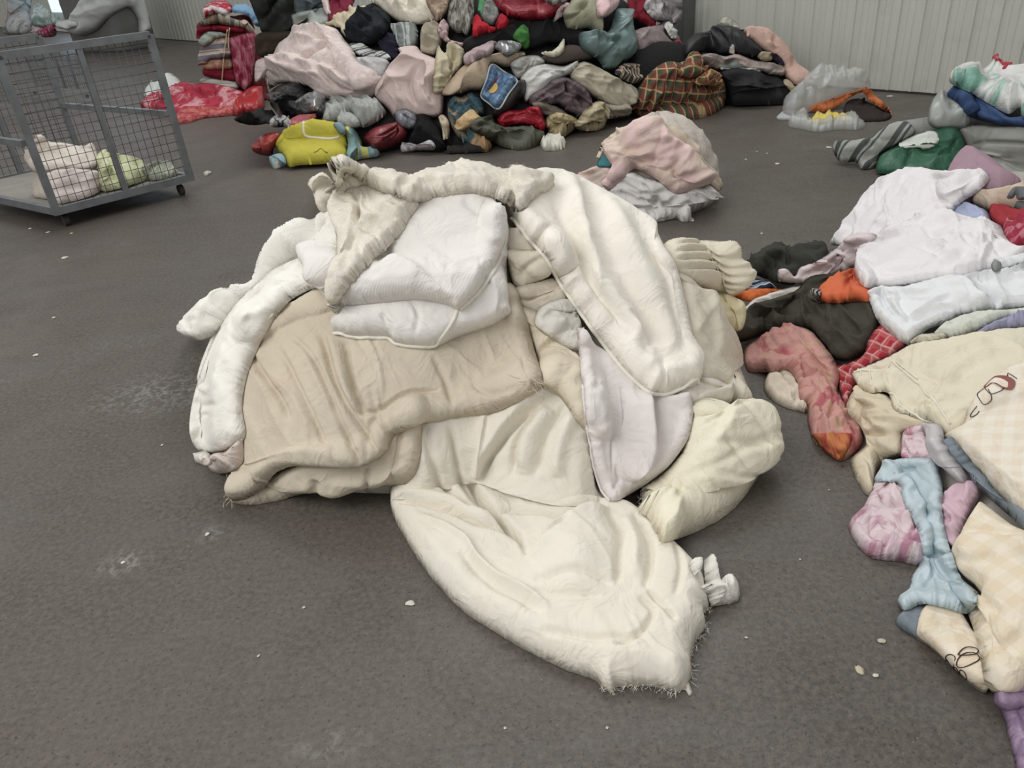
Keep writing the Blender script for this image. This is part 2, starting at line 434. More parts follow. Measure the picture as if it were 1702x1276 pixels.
    if weave:
        wx = N.n('ShaderNodeTexWave'); wx.inputs['Scale'].default_value = 60; wx.bands_direction = 'DIAGONAL'; N.l(uv, wx.inputs['Vector'])
        hb = N.math('ADD', N.math('MULTIPLY', hb, .5), N.math('MULTIPLY', wx.outputs['Fac'], weave))
    bp = N.n('ShaderNodeBump'); bp.inputs['Strength'].default_value = bump; bp.inputs['Distance'].default_value = .004
    N.l(hb, bp.inputs['Height'])
    if crumple:                                                  # small creases pressed into the cloth
        cr = N.math('ABSOLUTE', N.math('SUBTRACT', N.noise(ob, 9.0, 3, .55, .9), .5))
        b2 = N.n('ShaderNodeBump'); b2.inputs['Strength'].default_value = crumple; b2.inputs['Distance'].default_value = .02; b2.invert = True
        N.l(cr, b2.inputs['Height']); N.l(b2.outputs[0], bp.inputs['Normal'])
    N.l(bp.outputs[0], N.b.inputs['Normal'])
    _m[key] = N.m
    return N.m
def plain(name, c, rough=.6, metal=0.0, bump=0, var=.15, alpha=1.0, trans=0.0):
    key = (name, tuple(c), rough, metal, alpha, trans)
    if key in _m: return _m[key]
    N = NT(name); tc = N.n('ShaderNodeTexCoord'); nn = N.noise(tc.outputs['Object'], 9, 4)
    A = lin(c); N.l(N.mix(N.ramp(nn, .35, .65), tuple(x * (1 - var) for x in A[:3]) + (1,), A), N.b.inputs['Base Color'])
    N.b.inputs['Roughness'].default_value = rough; N.b.inputs['Metallic'].default_value = metal; N.b.inputs['Alpha'].default_value = alpha
    N.b.inputs['Transmission Weight'].default_value = trans
    _m[key] = N.m; return N.m

def fibres(name, it, pl, n, L, mat, seed=1, parent=None):
    """loose cotton fibres along a torn edge"""
    rnd = random.Random(seed); path = on_cloth(it, pl, .001, step=2.0); V = []; F = []
    for _ in range(n):
        p = path[rnd.randrange(len(path))] + np.array([rnd.gauss(0, .004), rnd.gauss(0, .004), rnd.uniform(0, .004)])
        d = np.array([rnd.gauss(0, 1), rnd.gauss(0, 1) - .2, rnd.gauss(0, .6)]); d /= np.linalg.norm(d); q = L * rnd.uniform(.4, 1.2); sd = np.cross(d, (0.3, .2, 1)); sd = sd / np.linalg.norm(sd) * .0007
        pts = [p]
        for k in range(3):
            d = d + np.array([rnd.gauss(0, .5), rnd.gauss(0, .5), rnd.gauss(-.15, .3)]); d /= np.linalg.norm(d); pts.append(pts[-1] + d * q / 3)
        b0 = len(V)
        for k, w_ in enumerate(pts):
            w_ = w_.copy(); w_[2] = max(w_[2], .002); V += [w_ - sd * (1 - k / 4), w_ + sd * (1 - k / 4)]
        F += [[b0 + 2 * k, b0 + 2 * k + 1, b0 + 2 * k + 3, b0 + 2 * k + 2] for k in range(3)]
    o = link_mesh(name, V, F, mat, parent if parent is not None else it.o); o['kind'] = 'stuff'; return o

# ------------------------------------------------------------------ structure: floor, corrugated wall, column
def floor_material():
    N = NT('worn_concrete'); tc = N.n('ShaderNodeTexCoord'); ob = tc.outputs['Object']
    big = N.noise(ob, .55, 5, .6, .4); mid = N.noise(ob, 3.2, 6, .65, .3); fine = N.noise(ob, 60, 4, .7); speck = N.noise(ob, 95, 3, .65)
    c = N.mix(N.ramp(big, .35, .65), lin((75, 69, 63)), lin((89, 82, 75)))
    c = N.mix(N.math('MULTIPLY', N.ramp(mid, .40, .68), .55), c, lin((63, 55, 49)))
    c = N.mix(N.math('MULTIPLY', N.ramp(fine, .40, .64), .75), c, lin((106, 97, 88)))
    c = N.mix(N.math('MULTIPLY', N.ramp(speck, .58, .68), .75), c, lin((40, 36, 33)))
    vo = N.n('ShaderNodeTexVoronoi'); vo.inputs['Scale'].default_value = 34; N.l(ob, vo.inputs['Vector'])
    c = N.mix(N.math('MULTIPLY', N.math('LESS_THAN', vo.outputs['Distance'], .07), .55), c, lin((128, 124, 116)))
    worn = N.math('MULTIPLY', N.ramp(N.noise(ob, 1.3, 3, .5), .60, .72), N.ramp(N.noise(ob, 26, 5, .75), .45, .62))
    c = N.mix(N.math('MULTIPLY', worn, .5), c, lin((116, 114, 110)))
    mp = N.n('ShaderNodeMapping'); mp.inputs['Rotation'].default_value = (0, 0, -.25); mp.inputs['Scale'].default_value = (.35, 3.2, 1); N.l(ob, mp.inputs[0])
    sweep = N.noise(mp.outputs[0], 2.2, 5, .6); c = N.mix(N.math('MULTIPLY', N.ramp(sweep, .45, .75), .35), c, lin((92, 90, 87)))
    for (sx, sy, rx, ry, amt) in ((285, 650, .42, .22, .55), (420, 590, .45, .15, .45), (205, 935, .10, .08, .6), (352, 888, .05, .06, .5), (545, 1238, .12, .06, .35)):   # scuffed, chalky patches
        q = floor_pt(sx, sy) - np.array([-16.0, 23.5, 0])
        mp2 = N.n('ShaderNodeMapping'); mp2.inputs['Location'].default_value = (-q[0] / rx, -q[1] / ry, 0); mp2.inputs['Scale'].default_value = (1 / rx, 1 / ry, 0); N.l(ob, mp2.inputs[0])
        ln = N.n('ShaderNodeVectorMath', operation='LENGTH'); N.l(mp2.outputs[0], ln.inputs[0])
        f = N.math('MULTIPLY', N.ramp(ln.outputs['Value'], .2, 1.0, (1, 1, 1, 1), (0, 0, 0, 1)), N.ramp(N.noise(ob, 30, 5, .75, .5), .47, .60))
        c = N.mix(N.math('MULTIPLY', f, amt), c, lin((146, 144, 140)))
    N.l(c, N.b.inputs['Base Color'])
    r = N.ramp(mid, .3, .7, (.38,) * 3 + (1,), (.58,) * 3 + (1,)); N.l(r, N.b.inputs['Roughness'])
    N.b.inputs['Specular IOR Level'].default_value = .45
    bp = N.n('ShaderNodeBump'); bp.inputs['Strength'].default_value = .5; bp.inputs['Distance'].default_value = .004
    N.l(N.math('ADD', fine, N.math('MULTIPLY', mid, .6)), bp.inputs['Height']); N.l(bp.outputs[0], N.b.inputs['Normal'])
    return N.m
fl = link_mesh('floor', [(-46, -5, 0), (14, -5, 0), (14, 52, 0), (-46, 52, 0)], [[0, 1, 2, 3]], floor_material(), smooth=False)
fl['kind'] = 'structure'

WA = np.array([3.7, 7.15]); WB = np.array([-7.0, 19.7]); WD = (WB - WA) / np.linalg.norm(WB - WA); WN = np.array([-WD[1], WD[0]])   # WN points to the room
if WN.dot(-WA) < 0: WN = -WN
def wall_xy(s_, off): p = WA + WD * s_ + WN * off; return (p[0], p[1])
def wall_mesh():
    V = []; F = []; ph = -.276 % .2
    s0 = -7.0; prof = []
    k0 = int(math.floor((s0 - ph) / .2)); k1 = int(math.ceil((46 - ph) / .2))
    for k in range(k0, k1):
        c = ph + k * .2
        prof += [(c - .019, 0), (c - .010, .016), (c + .010, .016), (c + .019, 0), (c + .066, 0), (c + .072, .004), (c + .078, 0), (c + .122, 0), (c + .128, .004), (c + .134, 0)]
    for (a, b) in prof:
        x, y = wall_xy(a, b); V += [(x, y, .018), (x, y, 6.5)]
    n = len(prof); F = [[2 * i, 2 * i + 2, 2 * i + 3, 2 * i + 1] for i in range(n - 1)]
    b0 = wall_xy(s0 - .2, -.05); b1 = wall_xy(46.2, -.05); m = len(V)
    V += [(b0[0], b0[1], 0), (b1[0], b1[1], 0), (b1[0], b1[1], 6.5), (b0[0], b0[1], 6.5)]; F.append([m, m + 1, m + 2, m + 3])
    N = NT('painted_sheet'); tc = N.n('ShaderNodeTexCoord'); ob = tc.outputs['Object']
    mp = N.n('ShaderNodeMapping'); mp.inputs['Scale'].default_value = (6, 6, .5); N.l(ob, mp.inputs[0])
    st = N.noise(mp.outputs[0], 2, 5, .65); gr = N.noise(ob, 2.5, 5, .6)
    c = N.mix(N.math('MULTIPLY', N.ramp(st, .45, .75), .35), lin((205, 207, 197)), lin((181, 181, 171)))
    c = N.mix(N.math('MULTIPLY', N.ramp(gr, .55, .75), .3), c, lin((160, 154, 144)))
    N.l(c, N.b.inputs['Base Color']); N.b.inputs['Roughness'].default_value = .5
    o = link_mesh('wall_back', V, F, N.m, smooth=False); o['kind'] = 'structure'
    return o
wall_mesh()
def box_mesh(name, c, half, mat, rz=0.0, parent=None, bevel=0.0):
    bm = bmesh.new(); bmesh.ops.create_cube(bm, size=2.0)
    for v in bm.verts: v.co = Vector((v.co.x * half[0], v.co.y * half[1], v.co.z * half[2]))
    if bevel: bmesh.ops.bevel(bm, geom=bm.edges[:], offset=bevel, segments=2, affect='EDGES')
    bm.transform(Matrix.Translation(c) @ Matrix.Rotation(rz, 4, 'Z'))
    V = np.array([v.co[:] for v in bm.verts]); F = [[v.index for v in f.verts] for f in bm.faces]; bm.free()
    return link_mesh(name, V, F, mat, parent, smooth=False)
wrz = math.atan2(WD[1], WD[0])
px, py = wall_xy(2.33, .12)
bs = box_mesh('trim_1', (px, py, 3.2), (.11, .10, 3.2), plain('grey_column_paint', (104, 106, 104), .5), wrz, bevel=.008); bs['kind'] = 'structure'
# dark strip coloured as the shadow in the gap below the sheets
px, py = wall_xy(19.5, .0)
bs = box_mesh('gap_shadow_strip', (px, py, .009), (26.5, .012, .009), plain('gap_shadow', (60, 56, 52), .8), wrz); bs['kind'] = 'structure'
# translucent daylight panel at the far end of the wall
def daylight():
    N = NT('daylight_sheet'); N.b.inputs['Base Color'].default_value = lin((205, 225, 240)); N.b.inputs['Emission Color'].default_value = lin((206, 232, 255)); N.b.inputs['Emission Strength'].default_value = 1.1
    V = []; F = []; s0 = 18.8; n = 130
    for i in range(n):
        x, y = wall_xy(s0 + i * .05, .05 + (.012 if i % 2 else 0)); V += [(x, y, .55), (x, y, 4.2)]
    F = [[2 * i, 2 * i + 2, 2 * i + 3, 2 * i + 1] for i in range(n - 1)]
    o = link_mesh('window_1', V, F, N.m, smooth=False); o['kind'] = 'structure'
daylight()

# ------------------------------------------------------------------ the quilt pile in the middle
CREAM = (233, 227, 204); WHITE = (236, 232, 222); BEIGE = (214, 201, 178); LILAC = (228, 222, 220)
m_cream = fabric((233, 227, 212), var=.05, bump=.22, stain=(228, 214, 188, .3))
m_cream2 = fabric((234, 226, 204), var=.06, bump=.25)
m_white = fabric((236, 233, 224), var=.04, bump=.15)
m_pad = fabric((230, 226, 220), var=.03, bump=.2, weave=.5)
m_beige = fabric((212, 200, 178), var=.10, bump=.35, fuzz=.6, stain=(192, 172, 150, .45))
m_comf = fabric((243, 237, 225), var=.05, bump=.2, stain=(218, 214, 190, .3))
m_lilac = fabric((230, 223, 220), var=.06, bump=.25, stain=(214, 206, 200, .35))
m_batt = fabric((226, 217, 198), (236, 231, 218), 'mottle', .7, var=.12, bump=.6, fuzz=.8)
m_sherpa = fabric((224, 220, 210), var=.1, bump=.6, fuzz=1.0)
m_pipe = fabric((234, 230, 216), var=.04, bump=.1)
QG = 'quilts of the cream pile'

HM = Heap((200, 180, 1400, 1260), [('e', (-.12, 2.78, .0), (.74, .62, .76)), ('e', (-.62, 2.58, 0), (.46, .46, .42)), ('e', (.42, 2.62, 0), (.40, .46, .58)),
      ('e', (-.42, 2.28, 0), (.45, .36, .40)), ('e', (.26, 2.20, 0), (.42, .38, .30)), ('e', (.58, 2.06, 0), (.22, .2, .14))], k=.16)
core = HM.core('quilt', fabric((222, 212, 190), var=.1, bump=.3), (-.05, 2.70, .02), wr=.03)
tag(core, 'cream quilt bunched up at the heart of the cream quilt pile, under all the others', 'quilt', QG)

def mq(name, pts, mat, label, cat='quilt', **kw):
    kw.setdefault('folds', (6, .010, 7, 30))
    it = cloth(name, pts, HM, mat, **kw); tag(it.o, label, cat, QG); return it

mq('quilt', [(1098, 410), (1150, 400), (1196, 401), (1212, 412), (1226, 436), (1243, 463), (1238, 482), (1212, 492), (1180, 484), (1140, 470), (1100, 450)], fabric((228, 219, 196), var=.08, bump=.3),
   'cream quilt with close parallel stitched channels, sticking out behind the piped white comforter', th=.06, edge=.06,
   folds=(1, .003, 6, 10), wr=(.004, .1, 30, 2), s=1.8, creases=[('v', -.024, 2.4, [(1108, 412 + k * 11), (1170, 408 + k * 13), (1240, 448 + k * 10)]) for k in range(0, 5)])
mq('quilt', [(1176, 486), (1205, 488), (1236, 502), (1240, 525), (1232, 548), (1208, 548), (1180, 520)], fabric((238, 226, 184), var=.06), 'pale yellow quilt end between ribbed quilt and olive garment', th=.03, edge=.05)
mq('quilt', [(1120, 455), (1150, 462), (1172, 490), (1196, 530), (1216, 575), (1234, 620), (1253, 664), (1250, 674), (1232, 677), (1214, 664), (1188, 640), (1160, 648), (1135, 600), (1125, 520)], fabric((226, 217, 198), var=.08, bump=.3),
   'off white quilt hanging down the pile beside the pink floral garment, fine diagonal stitching', th=.045, edge=.05, quilt=(.05, .005, 60, 0), wr=(.008, .09, 60, 2.0),
   creases=[('f', .02, 16, [(1150, 470), (1165, 530), (1172, 600)])])
# left side: stacked duvet folds
mq('bed_sheet', [(346, 572), (358, 548), (376, 556), (362, 590), (350, 622), (334, 636), (327, 630), (334, 602)], m_white, 'thin white cloth strip hanging below the ragged end of a rolled duvet', cat='bedding', th=.012, edge=.015)
mq('duvet', [(600, 340), (560, 345), (530, 358), (500, 376), (470, 404), (442, 438), (416, 474), (386, 489), (352, 512), (326, 538), (313, 554), (316, 566), (344, 562), (372, 545), (405, 508), (450, 470), (520, 440), (600, 420)], m_white,
   'white duvet in two long folds down the pile with a ragged crumpled end', cat='duvet', th=.06, edge=.055, wr=(.008, .08, -40, 2.0),
   creases=[('f', .035, 26, [(412, 478), (432, 456), (470, 422), (505, 400), (560, 384), (590, 380)]), ('v', -.012, 4, [(325, 552), (345, 545), (365, 548)]), ('v', -.01, 4, [(320, 560), (340, 553)])])
mq('quilt', [(445, 580), (452, 548), (478, 505), (505, 478), (540, 462), (580, 470), (575, 520), (520, 540), (480, 560)], fabric((228, 216, 200), var=.06), 'pinkish cream quilt fold between white duvet and beige quilt', th=.035, edge=.045,
   creases=[('f', .02, 12, [(455, 560), (490, 515), (540, 492)]), ('f', .015, 10, [(470, 545), (510, 510), (550, 500)])])

# front duvet spreading over the floor
fd = mq('duvet', [(690, 690), (684, 740), (672, 790), (651, 806), (650, 845), (664, 878), (690, 922), (722, 966), (768, 1014), (822, 1050), (880, 1084), (940, 1113), (988, 1130), (1004, 1146), (1019, 1150), (1024, 1142), (1056, 1140), (1090, 1142), (1124, 1150), (1142, 1140), (1150, 1116), (1148, 1096), (1156, 1068), (1172, 1044), (1170, 1024), (1178, 1012), (1174, 992), (1168, 966), (1146, 938), (1112, 906), (1082, 876), (1052, 848), (1018, 826), (992, 802), (985, 740), (975, 680), (940, 640), (880, 630), (800, 660), (730, 680)], m_cream,
   'cream cotton duvet spread from under the pile across the floor, torn at its far end', cat='duvet', th=.065, edge=.055, wr=(.012, .16, 20, 1.6), torn=.6, smooth=14, s=2.4, folds=(10, .005, 6, 30),
   lifts=[(962, 968, 55, .05), (1110, 1000, 60, .015), (700, 850, 40, .004)],
   creases=[('v', -0.0551, 6, [(775, 800), (797, 846), (822, 878), (844, 900), (873, 926)]), ('v', -0.029, 5, [(822, 878), (859, 874), (902, 882), (939, 889), (968, 882)]), ('v', 0.0319, 22, [(800, 800), (860, 805), (930, 820), (1000, 850)]),
            ('v', -0.0319, 4, [(651, 845), (684, 862), (749, 878), (793, 899), (829, 906), (866, 926), (878, 955)]), ('v', 0.0232, 9, [(660, 838), (690, 850), (752, 866), (800, 886), (836, 892)]),
            ('v', 0.0203, 5, [(704, 888), (742, 908), (778, 930), (797, 960), (829, 989), (873, 1012), (917, 1044)]), ('v', -0.0174, 7, [(770, 945), (790, 972), (824, 1002), (868, 1026), (905, 1052)]),
            ('f', 0.0493, 40, [(1012, 876), (975, 886), (950, 903), (917, 921), (879, 956)]), ('v', -0.0203, 3, [(884, 950), (920, 930), (950, 912)]),
            ('v', -0.0232, 6, [(1008, 886), (1030, 922), (1028, 962), (1026, 1012)]), ('v', -0.0232, 6, [(1052, 880), (1077, 926), (1081, 969), (1072, 1016)]), ('v', 0.0203, 10, [(1036, 890), (1056, 940), (1055, 1000)]),
            ('v', -0.01305, 4, [(890, 996), (960, 998), (1020, 1012)]), ('v', -0.0116, 4, [(880, 1010), (930, 1022), (1000, 1030)]), ('v', -0.0203, 5, [(1062, 1030), (1085, 1052), (1060, 1088), (1020, 1104)]), ('v', -0.0174, 4, [(1076, 1020), (1104, 1046), (1122, 1066)]),
            ('v', -0.0145, 6, [(900, 1075), (980, 1090), (1050, 1092)]), ('v', -0.0145, 5, [(1120, 930), (1130, 980), (1120, 1030)]),
            ('f', 0.0435, 26, [(800, 786), (836, 744), (880, 700), (938, 664)]), ('v', -0.0232, 5, [(812, 782), (850, 735), (895, 690)]), ('v', -0.0261, 6, [(700, 700), (712, 760), (740, 830), (790, 880)]), ('v', -0.0261, 6, [(735, 700), (752, 760), (775, 830), (815, 885)]),
            ('v', 0.0232, 10, [(800, 690), (812, 740), (795, 785)]), ('v', -0.0232, 5, [(872, 784), (876, 735), (908, 690)]), ('v', -0.0261, 5, [(905, 785), (916, 730), (950, 690)]), ('v', 0.0261, 10, [(892, 780), (896, 735), (925, 695)]), ('v', 0.0261, 10, [(935, 785), (940, 740), (960, 700)])])
# torn inner wadding showing at the duvet's end
mq('cotton_tuft', [(1144, 936), (1158, 938), (1160, 962), (1172, 972), (1170, 932), (1178, 928), (1186, 945), (1186, 968), (1200, 966), (1218, 962), (1230, 984), (1224, 1000), (1196, 1006), (1182, 1006), (1176, 990), (1160, 968)], fabric((238, 234, 224), var=.05, bump=.6, fuzz=.8),
   'loose tuft of white cotton wadding pulled out of the torn cream duvet', cat='wadding', th=.03, edge=.025, torn=1.5, s=2, wr=(.012, .03, 60, 1.5))

# middle: cream quilts squeezed between beige quilt and piped comforter
mq('quilt', [(838, 384), (862, 384), (884, 398), (902, 424), (912, 450), (890, 462), (868, 440), (840, 420)], fabric((222, 212, 194), var=.06), 'cream quilt fold between folded pad and piped comforter, uppermost', th=.035, edge=.05)
mq('quilt', [(842, 418), (870, 415), (900, 420), (914, 440), (910, 460), (888, 475), (868, 488), (850, 470)], fabric((216, 206, 186), var=.06), 'cream quilt fold with pinched point beside the folded white pad', th=.04, edge=.05, creases=[('v', -.015, 4, [(852, 472), (880, 440), (900, 430)])])
mq('quilt', [(852, 480), (890, 470), (930, 462), (948, 496), (936, 520), (900, 530), (872, 520), (858, 505)], fabric((212, 200, 180), var=.08), 'dull cream quilt fold just above the fluffy sherpa blanket', th=.035, edge=.05, creases=[('v', -.014, 4, [(862, 500), (900, 488), (930, 484)])])
mq('quilt', [(862, 510), (900, 520), (940, 540), (970, 580), (978, 650), (985, 720), (960, 700), (930, 660), (900, 640), (888, 590), (872, 545)], fabric((222, 210, 186), var=.08), 'cream quilt squeezed between the beige quilt edge and lilac white pad', th=.05, edge=.06,
   creases=[('f', .03, 20, [(890, 600), (915, 585), (935, 560)]), ('v', -.016, 5, [(900, 640), (930, 640), (960, 660)])])
mq('sherpa_blanket', [(888, 532), (896, 512), (916, 500), (940, 496), (958, 506), (966, 545), (968, 582), (940, 576), (912, 560), (892, 545)], m_sherpa, 'fluffy curly sherpa blanket corner poking out beside the piped comforter', cat='blanket', th=.03, edge=.04, wr=(.010, .014, 0, 1.0), ridge=.3, s=2)

# beige quilt with its lower layer
be = empty('folded_quilt', tuple(floor_pt(540, 830)))
tag(be, 'thick beige stained cotton quilt folded in two, its open hem towards the bare floor', 'quilt', QG)
bl = cloth('lower_layer', [(384, 833), (400, 815), (450, 790), (520, 760), (600, 740), (660, 700), (700, 690), (700, 740), (692, 782), (672, 803), (640, 808), (604, 812), (560, 826), (530, 818), (508, 820), (470, 830), (430, 838), (400, 838)], HM, m_beige, th=.035, edge=.035, parent=be, torn=.8,
   creases=[('v', -.016, 4, [(612, 770), (616, 790), (610, 812)]), ('v', -.02, 6, [(536, 790), (532, 808), (530, 822)]), ('v', .012, 10, [(560, 800), (640, 790), (680, 780)])], wr=(.007, .08, 0, 1))
bu = cloth('upper_layer', [(440, 545), (470, 520), (500, 506), (540, 480), (600, 470), (700, 490), (800, 490), (850, 470), (872, 520), (886, 572), (902, 632), (896, 648), (862, 667), (820, 686), (762, 694), (702, 706), (656, 724), (648, 736), (645, 748), (626, 764), (602, 775), (560, 778), (500, 777), (474, 786), (444, 812), (414, 828), (384, 833), (388, 815), (402, 786), (400, 722), (397, 662), (400, 612), (418, 575)], HM, m_beige, th=.045, edge=.03, parent=be, torn=1.0, smooth=20,
   wr=(.007, .10, 65, 2.2), folds=(14, .008, 5, 14), lifts=[(480, 795, 60, .025)],
   creases=[('v', -.022, 5, [(432, 592), (446, 620), (478, 662), (500, 700)]), ('v', -.020, 5, [(478, 590), (510, 650), (545, 720), (556, 752)]), ('v', -.024, 5, [(498, 570), (535, 610), (580, 710), (604, 770)]),
            ('v', -.022, 5, [(546, 566), (566, 640), (600, 700), (632, 748)]), ('v', -.026, 5, [(582, 580), (592, 640), (612, 694)]), ('v', -.016, 5, [(600, 690), (632, 690), (690, 668), (730, 664)]),
            ('v', .014, 8, [(560, 570), (580, 640), (600, 690)]), ('v', .012, 8, [(515, 580), (550, 650), (590, 730)]), ('v', -.012, 4, [(568, 752), (570, 778)]), ('v', -.012, 4, [(602, 750), (604, 776)]),
            ('v', -.014, 5, [(716, 600), (735, 640), (752, 690)]), ('v', -.012, 4, [(790, 660), (830, 668), (880, 650)]), ('f', .012, 14, [(400, 790), (450, 775), (520, 764), (600, 768)]), ('v', -.014, 5, [(640, 690), (622, 725), (612, 770)])])
# trailing threads at the torn corner of the beige quilt
def threads(name, parent, start, n, seed, L=.06, mat=None, heap=None):
    rnd = random.Random(seed); V = []; F = []
    for _ in range(n):
        p = np.array(start) + np.array([rnd.uniform(-.01, .01), rnd.uniform(-.01, .01), rnd.uniform(0, .01)]); d = np.array([rnd.uniform(-1, 1), rnd.uniform(-1, .4), rnd.uniform(-.2, .2)]); path = []
        for k in range(8):
            path.append(p.copy()); d += np.array([rnd.uniform(-.6, .6), rnd.uniform(-.6, .6), rnd.uniform(-.3, .2)]); p = p + d / np.linalg.norm(d) * L / 8; p[2] = max(p[2], .003)
        v, f = tube(path, .0011, 4); F += [[i + len(V) for i in q] for q in f]; V += v.tolist()
    o = link_mesh(name, V, F, mat or m_beige, parent); o['kind'] = 'stuff'; return o
threads('loose_threads', be, on_cloth(bu, [(898, 640), (900, 636)])[0], 14, 3, .09)
threads('loose_threads', be, on_cloth(bl, [(388, 833), (392, 834)])[0], 8, 4, .05)
V, F = tube([floor_pt(377, 786, .05), floor_pt(378, 800, .03), floor_pt(381, 815, .012), floor_pt(383, 834, .003)], .0012, 4)
tag(link_mesh('green_thread', V, F, fabric((170, 190, 130))), 'fine green thread trailing from rolled quilt end to beige quilt corner', 'thread')

dv = mq('duvet', [(560, 420), (540, 418), (500, 430), (456, 446), (412, 484), (378, 524), (352, 572), (332, 622), (318, 676), (315, 716), (324, 742), (350, 757), (392, 742), (408, 722), (402, 672), (412, 620), (432, 572), (452, 536), (482, 500), (524, 478), (565, 474)], m_white,
   'smooth plump white duvet hanging down the pile edge beside the beige quilt', cat='duvet', th=.045, edge=.06, smooth=14, wr=(.003, .14, -60, 2.5), ridge=.3, folds=(1, .004, 9, 15),
   creases=[('v', -.010, 5, [(322, 668), (350, 676), (385, 672)]), ('v', -.008, 4, [(320, 688), (345, 692), (372, 688)]), ('v', .010, 6, [(345, 640), (372, 652)]), ('v', -.008, 5, [(470, 450), (500, 470), (520, 478)])])
mq('bedding_scrap', [(322, 766), (328, 752), (342, 750), (356, 762), (350, 772), (334, 771)], m_white, 'small white scrap peeping out under the plump duvet beside rolled quilt end', cat='bedding', th=.02, edge=.02)
ro = mq('rolled_quilt', [(346, 772), (352, 755), (374, 750), (390, 736), (402, 728), (404, 766), (386, 782), (366, 787), (350, 782)], fabric((226, 212, 202), var=.1), 'rolled pinkish quilt end on the floor under the plump white duvet', th=.05, edge=.04,
   creases=[('v', -.012, 2.5, [(372, 754), (356, 762), (356, 776), (370, 780), (378, 768), (368, 764)])])

# right front
mq('quilt', [(1090, 640), (1150, 626), (1192, 630), (1216, 654), (1212, 672), (1180, 672), (1150, 690), (1120, 680)], fabric((228, 221, 208), var=.06), 'white quilt edge between piped comforter tip and puffed right front quilt', th=.035, edge=.04)
rq = mq('quilt', [(1152, 668), (1184, 661), (1198, 676), (1216, 676), (1244, 690), (1264, 712), (1270, 752), (1264, 784), (1234, 830), (1196, 864), (1142, 890), (1100, 901), (1092, 888), (1078, 862), (1060, 848), (1066, 834), (1070, 806), (1098, 786), (1130, 750), (1140, 700)], fabric((236, 229, 204), var=.06, bump=.3),
   'cream diamond stitched quilt lying puffed on the floor beside the lilac white pad, torn end', th=.11, edge=.09, wr=(.008, .10, -30, 2), torn=.8, quilt=(.085, .010, -28, 70), smooth=12,
   creases=[('f', .03, 30, [(1152, 670), (1180, 700), (1165, 735), (1120, 765)]), ('v', -.016, 5, [(1086, 806), (1096, 840), (1104, 880)]), ('v', -.012, 4, [(1150, 742), (1210, 750), (1262, 742)]), ('v', -.01, 4, [(1160, 775), (1210, 785), (1250, 790)])])
lp = mq('folded_pad', [(960, 545), (985, 572), (1030, 600), (1090, 640), (1112, 655), (1142, 652), (1152, 668), (1151, 695), (1142, 732), (1112, 774), (1080, 800), (1052, 818), (1030, 830), (1014, 832), (1000, 816), (986, 774), (974, 700), (968, 640)], m_lilac,
   'lilac white bed pad hanging in a point below the piped comforter', cat='bed pad', th=.025, edge=.025, wr=(.006, .08, 70, 2), smooth=16, folds=(8, .006, 6, 15),
   creases=[('f', .045, 40, [(1052, 812), (1075, 780), (1084, 740), (1082, 700), (1078, 655)]), ('v', -.016, 5, [(1084, 660), (1086, 710), (1082, 750)]), ('v', -.010, 4, [(1000, 620), (1005, 700), (1010, 790)]), ('v', -.008, 4, [(1030, 650), (1020, 720)]), ('v', -.010, 4, [(1018, 770), (1022, 800), (1016, 828)])])
cord('binding', lp, [(968, 640), (974, 700), (986, 774), (1000, 816), (1014, 832)], .004, m_lilac)
cf = mq('comforter', [(880, 300), (930, 298), (968, 308), (1008, 330), (1052, 362), (1096, 398), (1122, 436), (1138, 492), (1152, 556), (1168, 602), (1168, 622), (1156, 640), (1136, 645), (1104, 656), (1076, 650), (1042, 620), (1010, 582), (980, 542), (952, 502), (930, 470), (908, 430), (882, 402), (856, 372), (846, 350), (856, 325)], m_comf,
   'big off white comforter with piped edge draped over the pile top to the lilac pad', cat='comforter', th=.06, edge=.04, wr=(.008, .13, 62, 2.6), smooth=18, torn=.3, folds=(12, .008, 9, 14),
   creases=[('v', 0.0338, 16, [(930, 312), (950, 370), (985, 450), (1030, 540), (1060, 600)]), ('v', -0.0234, 12, [(905, 340), (945, 430), (990, 510), (1030, 570)]), ('v', -0.0234, 14, [(960, 330), (1010, 430), (1060, 530), (1090, 600)]),
            ('v', 0.0208, 14, [(1000, 350), (1050, 440), (1090, 540), (1110, 620)]), ('v', -0.0156, 10, [(1040, 370), (1090, 460), (1120, 560)]), ('v', 0.0182, 9, [(1010, 480), (1050, 550), (1040, 600)]), ('v', -0.0182, 8, [(1045, 530), (1062, 560), (1070, 600)])])
cord('piping', cf, [(850, 362), (882, 402), (908, 430), (930, 470), (952, 502), (980, 542), (1010, 582), (1042, 620), (1076, 650), (1104, 656), (1136, 645), (1160, 636)], .0065, m_pipe)

